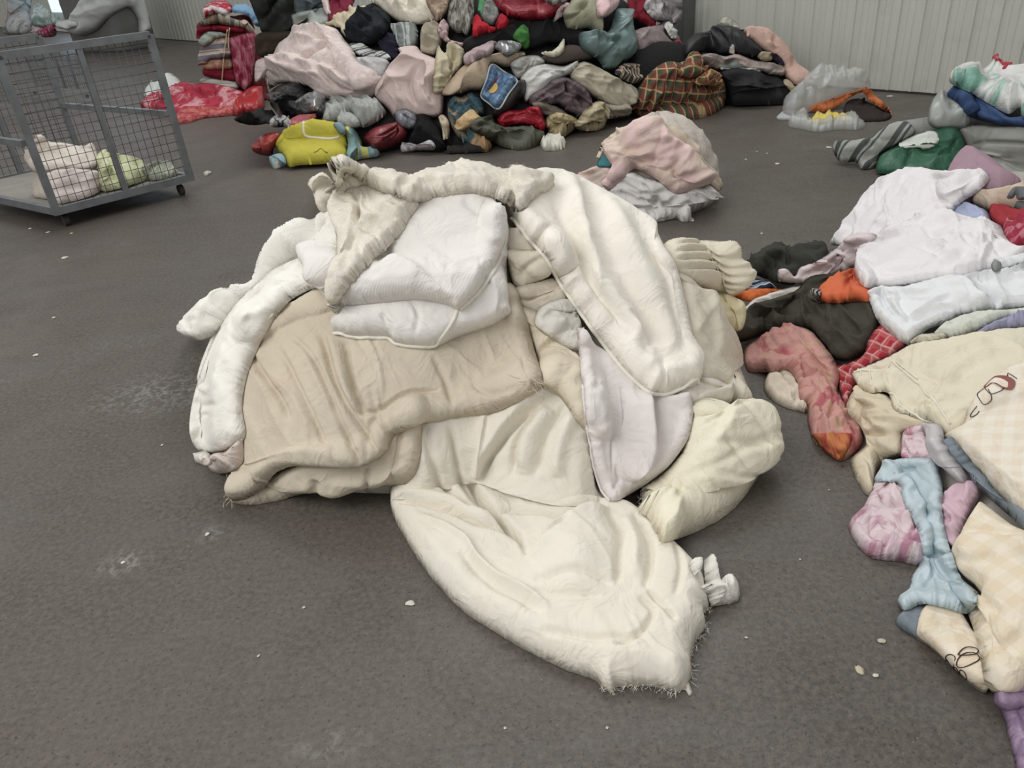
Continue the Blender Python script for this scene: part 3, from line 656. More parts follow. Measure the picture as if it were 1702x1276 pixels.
# folded white pad with piping
pd = empty('folded_pad', tuple(HM_ := floor_pt(700, 620)))
tag(pd, 'white waffle textured bed pad with piped rim, folded over on top of the beige quilt', 'bed pad', QG)
pl = cloth('lower_fold', [(590, 480), (700, 470), (780, 460), (826, 420), (838, 366), (846, 378), (842, 440), (846, 500), (848, 520), (820, 540), (762, 560), (722, 577), (686, 576), (656, 571), (646, 562), (592, 561), (554, 553), (566, 532), (580, 512)], HM, m_pad, th=.06, edge=.04, parent=pd, smooth=20, wr=(.005, .08, 80, 2),
   creases=[('v', -.010, 4, [(690, 512), (700, 540), (690, 570)]), ('v', -.014, 5, [(640, 540), (648, 556), (652, 570)]), ('v', .008, 8, [(820, 420), (832, 470), (828, 530)])])
pu = cloth('upper_fold', [(497, 432), (506, 422), (545, 408), (600, 400), (640, 380), (670, 350), (700, 330), (742, 323), (792, 324), (826, 342), (841, 372), (839, 402), (826, 440), (802, 478), (764, 514), (742, 506), (692, 498), (640, 502), (560, 508), (548, 496), (520, 466)], HM, m_pad, th=.05, edge=.03, parent=pd, smooth=26, wr=(.006, .10, 20, 1.6),
   creases=[('v', -.016, 8, [(610, 470), (650, 440), (640, 425)]), ('f', .02, 26, [(756, 498), (720, 480), (680, 458), (640, 446)]), ('v', -.010, 6, [(770, 350), (795, 370), (812, 395)]), ('v', .010, 7, [(800, 372), (812, 396)]), ('v', -.008, 10, [(700, 400), (740, 440), (790, 470)]), ('v', .012, 16, [(560, 490), (640, 478), (700, 480)])])
cord('piping', pu, [(700, 330), (742, 323), (792, 324), (826, 342), (841, 372), (839, 402), (826, 440), (802, 478), (764, 514)], .007, m_pipe, parent=pd)
cord('piping', pu, [(497, 434), (520, 466), (548, 496), (560, 507)], .006, m_pipe, parent=pd)
cord('piping', pl, [(764, 514), (758, 535), (740, 560), (722, 576), (686, 576), (656, 571), (646, 562), (592, 561), (554, 553)], .006, m_pipe, parent=pd)

# torn wadding quilt over the very top
bt = empty('torn_quilt', tuple(floor_pt(690, 560)))
tag(bt, 'torn cream quilt with bared fluffy wadding lying over the very top of the pile', 'quilt', QG)
cloth('corner', [(519, 312), (526, 300), (546, 298), (562, 310), (562, 338), (548, 348), (532, 352), (528, 330)], HM, m_batt, th=.05, edge=.04, parent=bt, torn=1.5)
fp = cloth('hanging_flap', [(552, 300), (560, 284), (590, 284), (640, 308), (680, 328), (696, 338), (676, 372), (652, 404), (622, 432), (592, 462), (572, 490), (566, 512), (556, 520), (552, 500), (556, 450), (560, 400), (552, 350)], HM, m_batt, th=.03, edge=.025, parent=bt, torn=2.2, folds=(12, .012, 5, 40), smooth=20, wr=(.014, .05, 75, 1.8),
   creases=[('v', -.016, 5, [(590, 330), (600, 365), (596, 400), (582, 440)]), ('v', -.012, 4, [(610, 360), (650, 365)]), ('v', .012, 6, [(582, 350), (592, 390), (578, 430)]), ('v', -.01, 4, [(615, 410), (640, 380), (680, 372)])])
rg = cloth('ridge', [(553, 300), (556, 282), (576, 275), (604, 283), (640, 294), (690, 300), (732, 290), (752, 280), (768, 275), (786, 282), (804, 283), (842, 291), (852, 283), (872, 284), (890, 294), (922, 304), (912, 316), (886, 330), (872, 348), (858, 352), (846, 342), (820, 328), (776, 321), (722, 328), (692, 338), (660, 327), (620, 314), (590, 296), (575, 292), (566, 312)], HM, m_batt, th=.03, edge=.025, parent=bt, torn=2.6, folds=(12, .012, 5, 60), wr=(.012, .05, 10, 1.6))

fibres('torn_fibres', rg, [(566, 282), (600, 284), (640, 295), (690, 301), (732, 291), (768, 277), (804, 284), (842, 292), (872, 286), (918, 304)], 260, .035, m_batt, 5, bt)
fibres('torn_fibres', rg, [(590, 298), (620, 314), (660, 327), (692, 338), (722, 328), (776, 321), (820, 328), (846, 342), (860, 352)], 160, .025, m_batt, 6, bt)
fibres('torn_fibres', fp, [(553, 350), (560, 400), (556, 450), (552, 500), (556, 519), (566, 510), (572, 490)], 260, .04, m_batt, 7, bt)
fibres('torn_fibres', fd, [(1000, 1142), (1019, 1149), (1056, 1140), (1090, 1142), (1124, 1149), (1142, 1140), (1150, 1116), (1148, 1096), (1156, 1068), (1172, 1044), (1178, 1012), (1168, 966)], 320, .02, m_cream, 8)
fibres('torn_fibres', rq, [(1070, 806), (1066, 834), (1060, 848), (1078, 862), (1092, 888), (1100, 900)], 160, .022, m_cream, 9)

# ------------------------------------------------------------------ crop frames used while tracing outlines
def frame(ox, oy, sc): return lambda pts: [(ox + x / sc, oy + y / sc) for x, y in pts]
K2 = frame(310, 0, 4.052); K3 = frame(700, 0, 4.052); K4 = frame(1020, 0, 4.479); K5 = frame(1270, 80, 3.94)
K6 = frame(1200, 260, 3.359); K7 = frame(1220, 500, 3.359); K8 = frame(1340, 800, 2.68); K9 = frame(1480, 260, 6.378); KP = frame(920, 170, 5.319); KC = frame(0, 180, 5.006)
def laid(heap, group):
    def f(name, pts, mat, label, cat, **kw):
        P_ = np.array(pts, float); x_, y_ = P_[:, 0], P_[:, 1]; area = abs((x_ * np.roll(y_, -1) - y_ * np.roll(x_, -1)).sum()) / 2
        cx_, cy_ = min(max(x_.mean(), heap.x0), heap.x0 + (heap.nx - 1) * BR), min(max(y_.mean(), heap.y0), heap.y0 + (heap.ny - 1) * BR)
        wz = heap.E[int((cy_ - heap.y0) / BR), int((cx_ - heap.x0) / BR)]; spx = math.sqrt(area); sm = spx / FPX / wz
        thin = cat in ('sheet', 'clothing', 'trousers', 'shirt', 'blouse', 'pillowcase', 'skirt', 'cloth', 'bed cover', 'scarf', 'quilt cover', 'curtain', 'jacket', 'towel')
        soft_ = cat in ('blanket', 'quilt', 'comforter', 'fleece', 'bundle', 'sack', 'bag', 'plastic film', 'wrapping')
        if thin:
            kw.setdefault('torn', .8); kw['th'] = kw.get('th', .03) * .4; kw['edge'] = min(kw.get('edge', .03), .022 * max(1, sm * 3))
            kw.setdefault('folds', (max(6, min(26, int(spx / 6))), float(np.clip(.05 * sm, .006, .016)) if cat == 'sheet' else float(np.clip((.16 if wz < .2 else .11) * sm, .009, .07)), max(2.6, spx * (.022 if cat == 'sheet' else .034)), 28))
        elif soft_:
            kw['th'] = kw.get('th', .05) * .7
            kw.setdefault('folds', (max(4, min(12, int(spx / 12))), float(np.clip((.10 if wz < .2 else .06) * sm, .008, .07)), max(2.6, spx * .042), 32))
        it = cloth(name, pts, heap, mat, **kw); tag(it.o, label, cat, group); return it
    return f
clear = plain('clear_film', (222, 224, 220), .22, 0, alpha=.42)
silver = plain('silver_film', (150, 152, 152), .28, .6)

# ------------------------------------------------------------------ far left: bales and bags by the wall
HF = Heap((-160, -120, 330, 110), [('b', tuple(floor_pt(188, 64) * .86 + np.array([0, 0, .55])), (.95, .5, .95), -35), ('b', tuple(floor_pt(30, 62) * .84 + np.array([0, 0, .4])), (.55, .45, .9), -20), ('e', tuple(floor_pt(80, 66) * .86), (.7, .5, .7))], k=.1, ext=1.0)
far = laid(HF, 'bales and bags by the far wall')
HF.core('bale_core', fabric((120, 120, 116)), tuple(floor_pt(188, 64) * .86 + np.array([0, 0, .02])), R=1.6)
_bc = [o for o in bpy.data.objects if o.name.startswith('bale_core')][0]; _bc.name = 'bale'; tag(_bc, 'grey textile bale against the far wall, under the pale tarpaulin', 'bale')
far('tarpaulin', [(114, 46), (120, 26), (130, 8), (142, -14), (160, -40), (232, -40), (240, 0), (246, 28), (250, 52), (232, 58), (228, 30), (212, 12), (180, 30), (160, 50), (134, 60)], plain('tarp', (216, 220, 218), .45), 'pale grey tarpaulin thrown over the bale at the far wall', 'tarpaulin', th=.10, edge=.15, wr=(.10, .5, 40, 1.5))
far('woven_sack', [(6, 54), (12, 24), (14, -20), (52, -20), (50, 24), (54, 40), (46, 56), (24, 58)], fabric((188, 192, 192), (120, 140, 132), 'floral', 3, c3=(176, 110, 120)), 'white printed woven sack with red and green print at the far wall', 'sack', th=.15, edge=.3, wr=(.06, .4, 90, 2))
far('plastic_bag', [(52, 40), (55, 16), (66, 4), (76, 14), (92, 24), (104, 36), (96, 44), (70, 46)], fabric((200, 214, 212), (130, 160, 150), 'floral', 3), 'white and green plastic bag beside the printed sack at the far wall', 'bag', th=.12, edge=.2, wr=(.06, .3, 30, 1))
far('cloth_bundle', [(50, 56), (60, 44), (72, 46), (84, 40), (94, 50), (92, 60), (74, 62)], fabric((178, 60, 92), (200, 196, 196), 'floral', 2), 'small pink and white cloth bundle on the floor by the printed sack', 'bundle', th=.1, edge=.15, wr=(.05, .3, 30, 1))
far('plastic_bag', [(92, 44), (96, 36), (112, 32), (128, 38), (124, 46), (104, 48)], fabric((216, 220, 218)), 'small white plastic bag between pink bundle and tarpaulin', 'bag', th=.08, edge=.12)

# ------------------------------------------------------------------ red comforter bundle and the stack of folded blankets
_s0 = floor_pt(382, 178)
HS = Heap((180, -60, 540, 260), [('b', (_s0[0] + .02, _s0[1] + .55, .44), (.36, .36, .54), 10), ('e', tuple(floor_pt(335, 186) + np.array([0, .5, 0])), (.75, .5, .22)), ('e', tuple(floor_pt(270, 152) + np.array([0, .2, 0])), (.24, .2, .24))], k=.06, ext=.25)
stk = laid(HS, 'folded blankets in the stack'); red = laid(HS, 'red bedding in front of the blanket stack')
_c = HS.core('folded_blanket', fabric((120, 40, 48)), (_s0[0] + .02, _s0[1] + .55, .02), R=1.6, shrink=.05); tag(_c, 'dull red blanket at the bottom of the tied blanket stack, mostly hidden', 'blanket')
red('plastic_bag', [(240, 160), (242, 146), (256, 138), (268, 128), (282, 121), (296, 130), (304, 142), (304, 152), (286, 160), (262, 164)], fabric((214, 216, 212), rough=.4), 'white plastic bag on the floor between wire cart and red comforter', 'bag', th=.05, edge=.08, wr=(.03, .15, 30, 1))
B = K2
stk('folded_blanket', B([(90, 540), (130, 520), (250, 535), (340, 545), (350, 600), (220, 600), (110, 580)]), fabric((150, 150, 146), (196, 190, 178), 'stripe', 1.5), 'grey and white blanket edge lowest in the folded stack', 'blanket', th=.05, edge=.05)
stk('folded_blanket', B([(115, 460), (300, 450), (330, 470), (335, 545), (240, 535), (120, 510)]), fabric((128, 28, 46)), 'dark red folded blanket under the tan blankets of the stack', 'blanket', th=.05, edge=.06, wr=(.015, .1, 5, 3))
stk('folded_blanket', B([(118, 400), (300, 392), (310, 460), (200, 470), (118, 462)]), fabric((186, 142, 118), (150, 110, 88), 'marble', 1), 'tan folded blanket in the middle of the stack', 'blanket', th=.05, edge=.05, wr=(.012, .1, 90, 2))
stk('folded_blanket', B([(75, 400), (90, 330), (120, 260), (180, 250), (300, 260), (305, 380), (170, 400), (130, 430), (80, 440)]), fabric((196, 186, 180), (120, 118, 126), 'stripe', 2.4, c3=(170, 130, 96)), 'pale striped folded blanket below the green grey one in the stack', 'blanket', th=.05, edge=.05, wr=(.02, .12, 80, 2))
stk('folded_blanket', B([(78, 280), (100, 240), (150, 208), (240, 215), (290, 240), (200, 262), (170, 290), (110, 320)]), fabric((132, 146, 136), (176, 180, 168), 'mottle', 2), 'green grey folded blanket bulging out of the stack', 'blanket', th=.05, edge=.05)
stk('folded_blanket', B([(65, 280), (72, 200), (110, 182), (240, 172), (350, 180), (410, 200), (380, 225), (260, 215), (180, 200), (100, 230), (82, 270)]), fabric((140, 22, 46)), 'crimson folded blanket below the frilled one in the stack', 'blanket', th=.05, edge=.05, wr=(.015, .1, 5, 3))
stk('folded_blanket', B([(88, 178), (96, 130), (130, 95), (200, 85), (330, 130), (420, 150), (400, 190), (280, 170), (180, 160), (110, 175)]), fabric((182, 164, 138), (90, 100, 98), 'marble', 1.2), 'frilled beige and grey folded blanket near the top of the stack', 'blanket', th=.045, edge=.04, wr=(.02, .06, 10, 2))
stk('folded_blanket', B([(100, 110), (120, 50), (160, 20), (240, 10), (300, 30), (310, 80), (260, 95), (180, 90), (120, 120)]), fabric((176, 36, 58), (206, 200, 198), 'floral', 2.5), 'red and white folded blanket on top of the stack', 'blanket', th=.05, edge=.05)
stk('folded_blanket', B([(305, 80), (312, 40), (400, 30), (450, 70), (495, 130), (500, 180), (460, 170), (420, 110), (360, 90)]), fabric((120, 160, 196), (214, 218, 220), 'dots', 1.2), 'light blue spotted folded blanket beside the red and white one', 'blanket', th=.045, edge=.04)
stk('folded_blanket', B([(370, 140), (400, 135), (450, 190), (480, 240), (468, 268), (440, 240), (400, 190)]), fabric((186, 166, 150)), 'tan blanket edge slanting down the corner of the stack', 'blanket', th=.03, edge=.03)
stk('blanket', B([(290, 265), (340, 240), (430, 222), (465, 240), (460, 380), (450, 500), (420, 590), (380, 600), (330, 540), (310, 420)]), fabric((150, 34, 62), (206, 130, 146), 'marble', 1.4), 'crimson and pink streaked blanket hanging down the folded stack', 'blanket', th=.05, edge=.06, wr=(.02, .12, 80, 3))
for k, (xa, ya, xb, yb) in enumerate([(290, 190, 285, 330), (275, 200, 240, 540)]):
    pa = B([(xa, ya), ((xa + xb) / 2 - 5, (ya + yb) / 2), (xb, yb)])
    ii = [np.clip(((np.array([q[1], q[0]]) - [HS.y0, HS.x0]) / BR).astype(int), 0, None) for q in catmull(pa, False, 4)]
    path = [CW + rays(np.array([float(q[0])]), np.array([float(q[1])]))[0] / (HS.G[i[0], i[1]] * 1.002) for q, i in zip(catmull(pa, False, 4), ii)]
    v, f = tube(path, .008, 5); tag(link_mesh('tie_cord', v, f, fabric((200, 170, 140))), 'thin tan cord tied around the stack of folded blankets', 'cord', 'cords round the blanket stack')
red('comforter', [(232, 172), (250, 158), (275, 152), (300, 142), (340, 138), (372, 142), (392, 148), (410, 158), (404, 178), (372, 186), (330, 190), (300, 196), (270, 188), (246, 186)], fabric((182, 52, 72), (214, 150, 156), 'floral', 2.2, c3=(160, 24, 44)), 'red and pink flowered comforter lying at the foot of the blanket stack', 'comforter', th=.06, edge=.08, wr=(.03, .16, 20, 1.5))
red('comforter', [(290, 200), (298, 184), (330, 178), (372, 180), (392, 176), (390, 190), (340, 196), (316, 204), (296, 206)], fabric((170, 36, 52), (206, 120, 110), 'mottle', 3), 'red comforter edge rolled on the floor below the flowered comforter', 'comforter', th=.05, edge=.05)
rb = red('wrapped_bedding', B([(310, 760), (318, 690), (380, 620), (440, 580), (500, 590), (522, 650), (525, 730), (470, 750), (400, 760), (340, 780)]), plain('red_film', (186, 44, 48), .3), 'shiny red bedding packed in a clear bag beside the flowered comforter', 'bedding pack', th=.08, edge=.1, wr=(.02, .1, 60, 2))
cord('tie', rb, B([(330, 690), (345, 720), (350, 770)]), .012, fabric((206, 60, 44)))

# ------------------------------------------------------------------ the big heap in front of the wall
HB = Heap((380, -160, 1180, 330), [('e', (.10, 8.45, 0), (1.85, 1.80, 1.32)), ('e', (-1.15, 8.5, 0), (.95, 1.35, 1.02)), ('e', (.8, 8.35, 0), (.85, 1.1, .8)), ('e', (-.1, 7.2, 0), (1.0, .75, .32)),
      ('b', tuple(floor_pt(530, 268) + np.array([.14, .22, .08])), (.42, .18, .21), -8)], k=.2, ext=1.2)
GB = 'textiles in the heap by the wall'
bk = laid(HB, GB)
_c = HB.core('dark_heap_core', fabric((44, 42, 42)), (0.05, 8.4, .02), R=3, wr=.05); tag(_c, 'near black filler mound deep inside the textile heap by the wall, coloured as shade in the gaps', 'blanket', GB)  # filler mound, coloured near black so gaps between textiles read as shade
D = dict(th=.06, edge=.07, wr=(.03, .16, 30, 1.4), smooth=6, s=1.5)
def b(name, pts, mat, label, cat, **kw):
    q = dict(D); q.update(kw); return bk(name, pts, mat, label, cat, **q)
# upper rear, running on above the picture's edge
b('blanket', K2([(420, -60), (760, -60), (770, 120), (760, 225), (520, 225), (480, 140), (440, 40)]), fabric((50, 54, 50)), 'dark grey green blanket behind the pink fleece, next to the folded stack', 'blanket')
b('rug', K2([(462, 250), (530, 212), (730, 210), (760, 250), (700, 320), (560, 390), (480, 370)]), fabric((64, 56, 44)), 'olive brown rolled rug between dark blanket and pink fleece', 'rug', wr=(.012, .2, 0, 3))
b('denim_jacket', K2([(740, -60), (930, -60), (940, 60), (740, 105)]), fabric((92, 104, 108)), 'grey blue denim piece above the pale grey folded cloth', 'clothing')
b('folded_cloth', K2([(708, 96), (915, 55), (975, 100), (960, 150), (860, 195), (735, 216), (715, 150)]), fabric((156, 162, 156)), 'pale grey folded cloth under the denim piece', 'cloth', wr=(.012, .15, 0, 2))
b('curtain', K2([(940, -60), (1130, -60), (1110, 60), (1015, 155), (965, 150), (945, 60)]), fabric((120, 24, 48)), 'smooth maroon curtain hanging above the black jacket', 'curtain', wr=(.012, .14, 80, 3))
b('garment', K2([(905, -40), (950, -40), (972, 90), (930, 85), (915, 30)]), fabric((208, 186, 182)), 'narrow pale pink garment left of the maroon curtain', 'clothing', th=.04)
b('fleece_blanket', K2([(1180, -60), (1740, -60), (1720, 110), (1640, 150), (1560, 166), (1440, 150), (1350, 100), (1290, 40)]), fabric((208, 198, 176), (226, 220, 204), 'mottle', 3, fuzz=.5), 'cream shaggy fleece blanket high on the textile heap', 'blanket', th=.1, edge=.12,
  creases=[('f', .05, 8, K2([(1330, -40), (1360, 40), (1400, 110), (1470, 150)])), ('v', -.05, 4, K2([(1500, -40), (1520, 40), (1500, 110)]))])
b('towel', K2([(1375, 165), (1540, 160), (1550, 310), (1440, 335), (1400, 240)]), fabric((168, 174, 170), (120, 126, 124), 'stripe', 2.4), 'grey white striped towel under the shaggy cream fleece', 'towel', wr=(.02, .1, 85, 3), rot=90)
b('cloth', K2([(1290, 280), (1350, 225), (1400, 240), (1435, 385), (1360, 395), (1310, 330)]), fabric((34, 32, 50)), 'navy cloth between black jacket and striped towel', 'cloth', th=.04)
b('garment', K2([(740, 214), (870, 192), (960, 150), (1060, 108), (1160, 58), (1260, 48), (1240, 95), (1140, 130), (1090, 190), (1085, 250), (1050, 230), (1030, 190), (960, 176), (860, 218)]), fabric((196, 184, 154)), 'twisted cream trousers beside the black jacket', 'clothing', th=.04, edge=.04)
b('jacket', K2([(1075, 250), (1085, 150), (1180, 80), (1300, 52), (1372, 120), (1350, 210), (1300, 262), (1230, 302), (1110, 292)]), fabric((26, 32, 36)), 'black jacket with dark green lining on the heap above the pink fleece', 'jacket', th=.07,
  creases=[('f', .05, 6, K2([(1310, 70), (1280, 150), (1300, 250)])), ('v', -.03, 3, K2([(1100, 180), (1180, 200), (1260, 190)]))])
b('garment', K2([(1100, 300), (1180, 290), (1250, 330), (1340, 350), (1380, 400), (1300, 400), (1150, 372)]), fabric((96, 100, 98), (206, 208, 204), 'stripe', 1.6), 'grey and white striped garment below the black jacket', 'clothing', th=.03)
b('fleece_blanket', K2([(1140, 390), (1300, 385), (1370, 430), (1310, 560), (1220, 580), (1150, 470)]), fabric((180, 180, 180), (206, 204, 202), 'mottle', 2), 'pale grey fluffy fleece tucked beside the pink fleece', 'blanket')
b('fleece_blanket', K2([(462, 550), (465, 420), (520, 388), (555, 402), (618, 312), (720, 242), (860, 216), (930, 208), (1000, 188), (1060, 262), (1120, 332), (1152, 402), (1200, 440), (1280, 480), (1335, 560), (1290, 645), (1180, 702), (1100, 698), (1060, 664), (960, 690), (900, 646), (820, 584), (700, 562), (620, 570), (556, 600), (552, 560), (600, 480), (520, 530)]), fabric((206, 184, 182), (226, 212, 202), 'mottle', 2.5, fuzz=.4),
  'big pale pink fleece blanket with scroll texture, sprawled on the front of the heap', 'blanket', th=.14, edge=.14, wr=(.05, .26, 30, 1.5),
  creases=[('f', .10, 14, K2([(1190, 540), (1000, 500), (900, 470), (760, 420), (640, 480), (580, 540)])), ('v', -.06, 4, K2([(800, 460), (920, 400), (1000, 330), (900, 310)])), ('f', .06, 10, K2([(700, 420), (620, 400), (600, 340)])), ('v', -.05, 4, K2([(930, 470), (1000, 560), (1080, 620), (1180, 640)])), ('f', .06, 8, K2([(560, 590), (600, 520), (690, 450)]))])
b('scarf', K3([(0, 370), (0, 200), (110, 150), (150, 250), (100, 370), (20, 372)]), fabric((164, 154, 134)), 'beige grey scarf fold above the quilted pink blanket', 'scarf', th=.05)
b('quilt', [(622, 150), (632, 132), (645, 112), (666, 95), (664, 80), (690, 76), (702, 88), (722, 96), (738, 108), (742, 130), (738, 160), (733, 192), (700, 194), (668, 190), (656, 196), (645, 182), (628, 168)], fabric((212, 190, 184), bump=.3), 'dusty pink quilted blanket draped over the middle of the heap', 'quilt', th=.12, edge=.12, wr=(.03, .2, 70, 2),
  creases=[('f', .08, 12, [(625, 152), (645, 128), (668, 110), (705, 104)]), ('f', .06, 10, [(642, 182), (644, 155), (665, 142), (690, 140)]), ('v', -.04, 4, [(700, 115), (690, 150), (700, 185)]), ('v', -.03, 3, [(715, 110), (716, 150), (725, 185)])])
b('cloth', K3([(30, 0), (60, -50), (190, -50), (180, 60), (168, 100), (110, 142), (70, 90)]), fabric((186, 168, 146), (160, 130, 110), 'mottle', 2), 'tan fuzzy cloth beside the shaggy cream fleece', 'cloth')
b('garment', K3([(175, 110), (225, -50), (350, -50), (355, 150), (310, 245), (285, 220), (250, 225), (180, 180)]), fabric((150, 148, 136), (70, 68, 62), 'marble', .8), 'grey animal striped garment hanging above the cream arms', 'clothing', creases=[('f', .05, 6, K3([(270, 10), (262, 90), (290, 220)]))], wr=(.03, .12, 80, 2))
b('garment', K3([(105, 200), (150, 130), (185, 180), (190, 260), (300, 300), (270, 330), (190, 300), (130, 250)]), fabric((206, 176, 176), (70, 66, 62), 'floral', 2), 'pink and black garment under the animal striped one', 'clothing', th=.04)
b('blanket', K3([(290, 270), (420, 210), (560, 170), (700, 120), (950, 120), (1080, 200), (1080, 320), (880, 290), (740, 330), (600, 320), (420, 350), (300, 370)]), fabric((30, 28, 30)), 'black blanket lying across the heap below the red satin', 'blanket', wr=(.02, .2, 0, 2))
b('garment', K3([(395, -30), (432, -30), (436, 70), (412, 115), (380, 60)]), fabric((86, 150, 100)), 'green glittery garment strip by the grey sequin one', 'clothing', th=.03)
b('garment', K3([(430, 10), (490, -20), (530, 100), (482, 168), (405, 132)]), fabric((104, 106, 102), (140, 142, 136), 'mottle', 1), 'grey sequined garment beside the red satin', 'clothing', th=.04)
b('quilt_cover', K3([(480, -50), (1010, -50), (970, 60), (890, 112), (760, 138), (640, 132), (560, 92), (515, 50)]), fabric((146, 20, 38), rough=.45), 'deep red satin quilt cover sagging across the top of the heap', 'quilt cover', th=.08, edge=.09, wr=(.03, .18, 5, 3),
  creases=[('v', -.04, 4, K3([(540, 40), (640, 60), (800, 40), (960, 30)]))])
b('garment', K3([(800, -20), (990, -30), (960, 20), (880, 30)]), fabric((190, 188, 184), (110, 100, 108), 'floral', 1.5), 'patterned grey and white cloth on the red satin', 'clothing', th=.03)
b('garment', K3([(890, 140), (930, 50), (990, 10), (980, 70), (930, 130)]), fabric((150, 116, 124), (196, 176, 180), 'mottle', 1), 'mauve lace cloth between red satin and spotted cushion', 'clothing', th=.03)
b('garment', K3([(345, 245), (352, 130), (400, 120), (430, 170), (520, 200), (400, 235)]), fabric((186, 30, 42)), 'bright red garment corner on the black blanket', 'clothing', th=.04)
b('garment', K3([(500, 160), (545, 112), (600, 150), (570, 190), (520, 200)]), fabric((166, 20, 36)), 'small red knotted cloth under the red satin', 'clothing', th=.05)
b('garment', K3([(615, 245), (660, 180), (690, 160), (725, 200), (732, 300), (702, 335), (655, 300)]), fabric((64, 124, 58)), 'bright green cloth standing up out of the black blanket', 'clothing', th=.04)
b('rug', K3([(790, 405), (880, 340), (1000, 300), (1090, 320), (1160, 390), (1065, 415), (900, 436)]), fabric((86, 76, 70)), 'brown mesh rug under the blue green plastic bag', 'rug', wr=(.01, .2, 0, 3))
b('cloth', K3([(795, 350), (870, 352), (925, 305), (966, 255), (962, 345), (905, 384), (850, 378)]), fabric((214, 208, 184)), 'cream cloth with upturned pointed corner on the brown rug', 'cloth', th=.03, edge=.03)
b('cushion', K3([(955, 90), (1000, 20), (1050, -40), (1200, -40), (1215, 130), (1210, 235), (1120, 192), (990, 194)]), fabric((156, 154, 128), (206, 204, 180), 'dots', .9), 'olive cushion with pale spots on the upper heap', 'cushion', th=.10, edge=.12, wr=(.012, .2, 0, 1))
b('cushion', K3([(1190, -40), (1325, -40), (1315, 60), (1262, 108), (1188, 112)]), fabric((222, 184, 186), (236, 214, 208), 'floral', 1.5), 'pale pink flowered cushion beside the olive spotted one', 'cushion', th=.06)
b('curtain', K3([(1395, -40), (1475, -40), (1520, 40), (1574, 130), (1562, 194), (1480, 152), (1400, 80)]), fabric((124, 16, 36)), 'dark crimson drape above the mauve bag', 'curtain', th=.05, wr=(.02, .1, 60, 2))
b('garment', [(1070, 8), (1085, -12), (1130, -12), (1133, 30), (1116, 42), (1092, 36), (1078, 24)], fabric((132, 130, 132), (196, 190, 190), 'mottle', 4), 'grey and white cloth at the end of the heap by the steel column', 'clothing', th=.05)
b('bag', [(1048, 56), (1064, 48), (1090, 42), (1108, 36), (1120, 56), (1134, 72), (1138, 96), (1112, 99), (1066, 92), (1054, 76)], fabric((138, 118, 122), (158, 140, 140), 'mottle', 2, rough=.4), 'mauve plush bag in clear wrap at the end of the heap', 'bag', th=.1, edge=.12)
b('garment', [(1104, 42), (1112, 35), (1120, 46), (1124, 66), (1114, 62), (1108, 52)], fabric((204, 208, 198)), 'white cloth strip over the mauve plush bag', 'clothing', th=.02, edge=.02)
b('garment', [(1122, 68), (1130, 66), (1134, 78), (1126, 82)], fabric((176, 66, 86)), 'small red patch of cloth on the mauve plush bag', 'clothing', th=.015, edge=.015)
b('plastic_bag', K3([(1062, 225), (1120, 210), (1200, 232), (1270, 200), (1320, 60), (1385, 90), (1422, 180), (1448, 280), (1425, 380), (1345, 425), (1300, 470), (1235, 468), (1190, 405), (1110, 350), (1066, 300)]), plain('teal_film', (104, 130, 128), .35), 'blue green plastic bag bulging out of the heap under the spotted cushion', 'bag', th=.14, edge=.12, wr=(.05, .14, 40, 1.2),
  creases=[('f', .07, 8, K3([(1260, 250), (1340, 220), (1400, 160)])), ('v', -.04, 3, K3([(1090, 290), (1180, 330), (1290, 330)]))])
b('cloth', K3([(1000, 465), (1100, 415), (1200, 462), (1300, 530), (1405, 580), (1435, 640), (1385, 725), (1300, 735), (1200, 690), (1100, 620), (1030, 570)]), fabric((196, 188, 166)), 'crumpled cream sheet at the foot of the heap beside the plaid bundle', 'sheet', th=.09, edge=.08, wr=(.05, .14, 30, 2), ridge=1.0)
b('cloth', K3([(1230, 700), (1320, 710), (1400, 700), (1405, 775), (1340, 790), (1260, 800), (1215, 760)]), fabric((186, 176, 156)), 'cream sheet end on the floor beside the plaid bundle', 'sheet', th=.04)
b('towel', K3([(1305, 490), (1360, 430), (1440, 428), (1492, 490), (1475, 552), (1400, 556)]), fabric((196, 186, 160), (64, 70, 76), 'stripe', 1.1, c3=(176, 80, 60)), 'cream towel with coloured stripes above the crumpled cream sheet', 'towel', th=.06, rot=80)
b('garment', K3([(80, 620), (95, 400), (120, 300), (150, 400), (190, 290), (285, 330), (285, 430), (200, 540), (150, 620)]), fabric((200, 190, 158)), 'cream sleeves of a garment hanging beside the pink quilt', 'clothing', th=.07, creases=[('f', .06, 6, K3([(150, 540), (160, 430), (150, 330)])), ('v', -.04, 3, K3([(240, 330), (220, 420), (160, 540)]))])
b('cushion', K3([(145, 640), (150, 600), (190, 545), (280, 445), (380, 398), (480, 368), (580, 345), (700, 350), (685, 402), (580, 452), (480, 440), (452, 560), (415, 605), (330, 610), (240, 640)]), fabric((196, 174, 148)), 'tan bolster cushion bent at the centre of the heap', 'cushion', th=.14, edge=.13, wr=(.012, .16, -40, 2), creases=[('v', -.04, 5, K3([(380, 410), (420, 470), (440, 550)]))])
b('garment', K3([(285, 420), (300, 360), (380, 330), (450, 290), (510, 280), (470, 370), (380, 400), (310, 440)]), fabric((178, 156, 158)), 'dusty pink shirt front above the tan bolster', 'clothing', th=.03)
b('plastic_wrap', K3([(495, 320), (520, 275), (600, 270), (680, 300), (660, 340), (580, 385), (530, 350)]), silver, 'crumpled silver wrapping above the tan bolster', 'wrapping', th=.03, wr=(.03, .08, 30, 1))
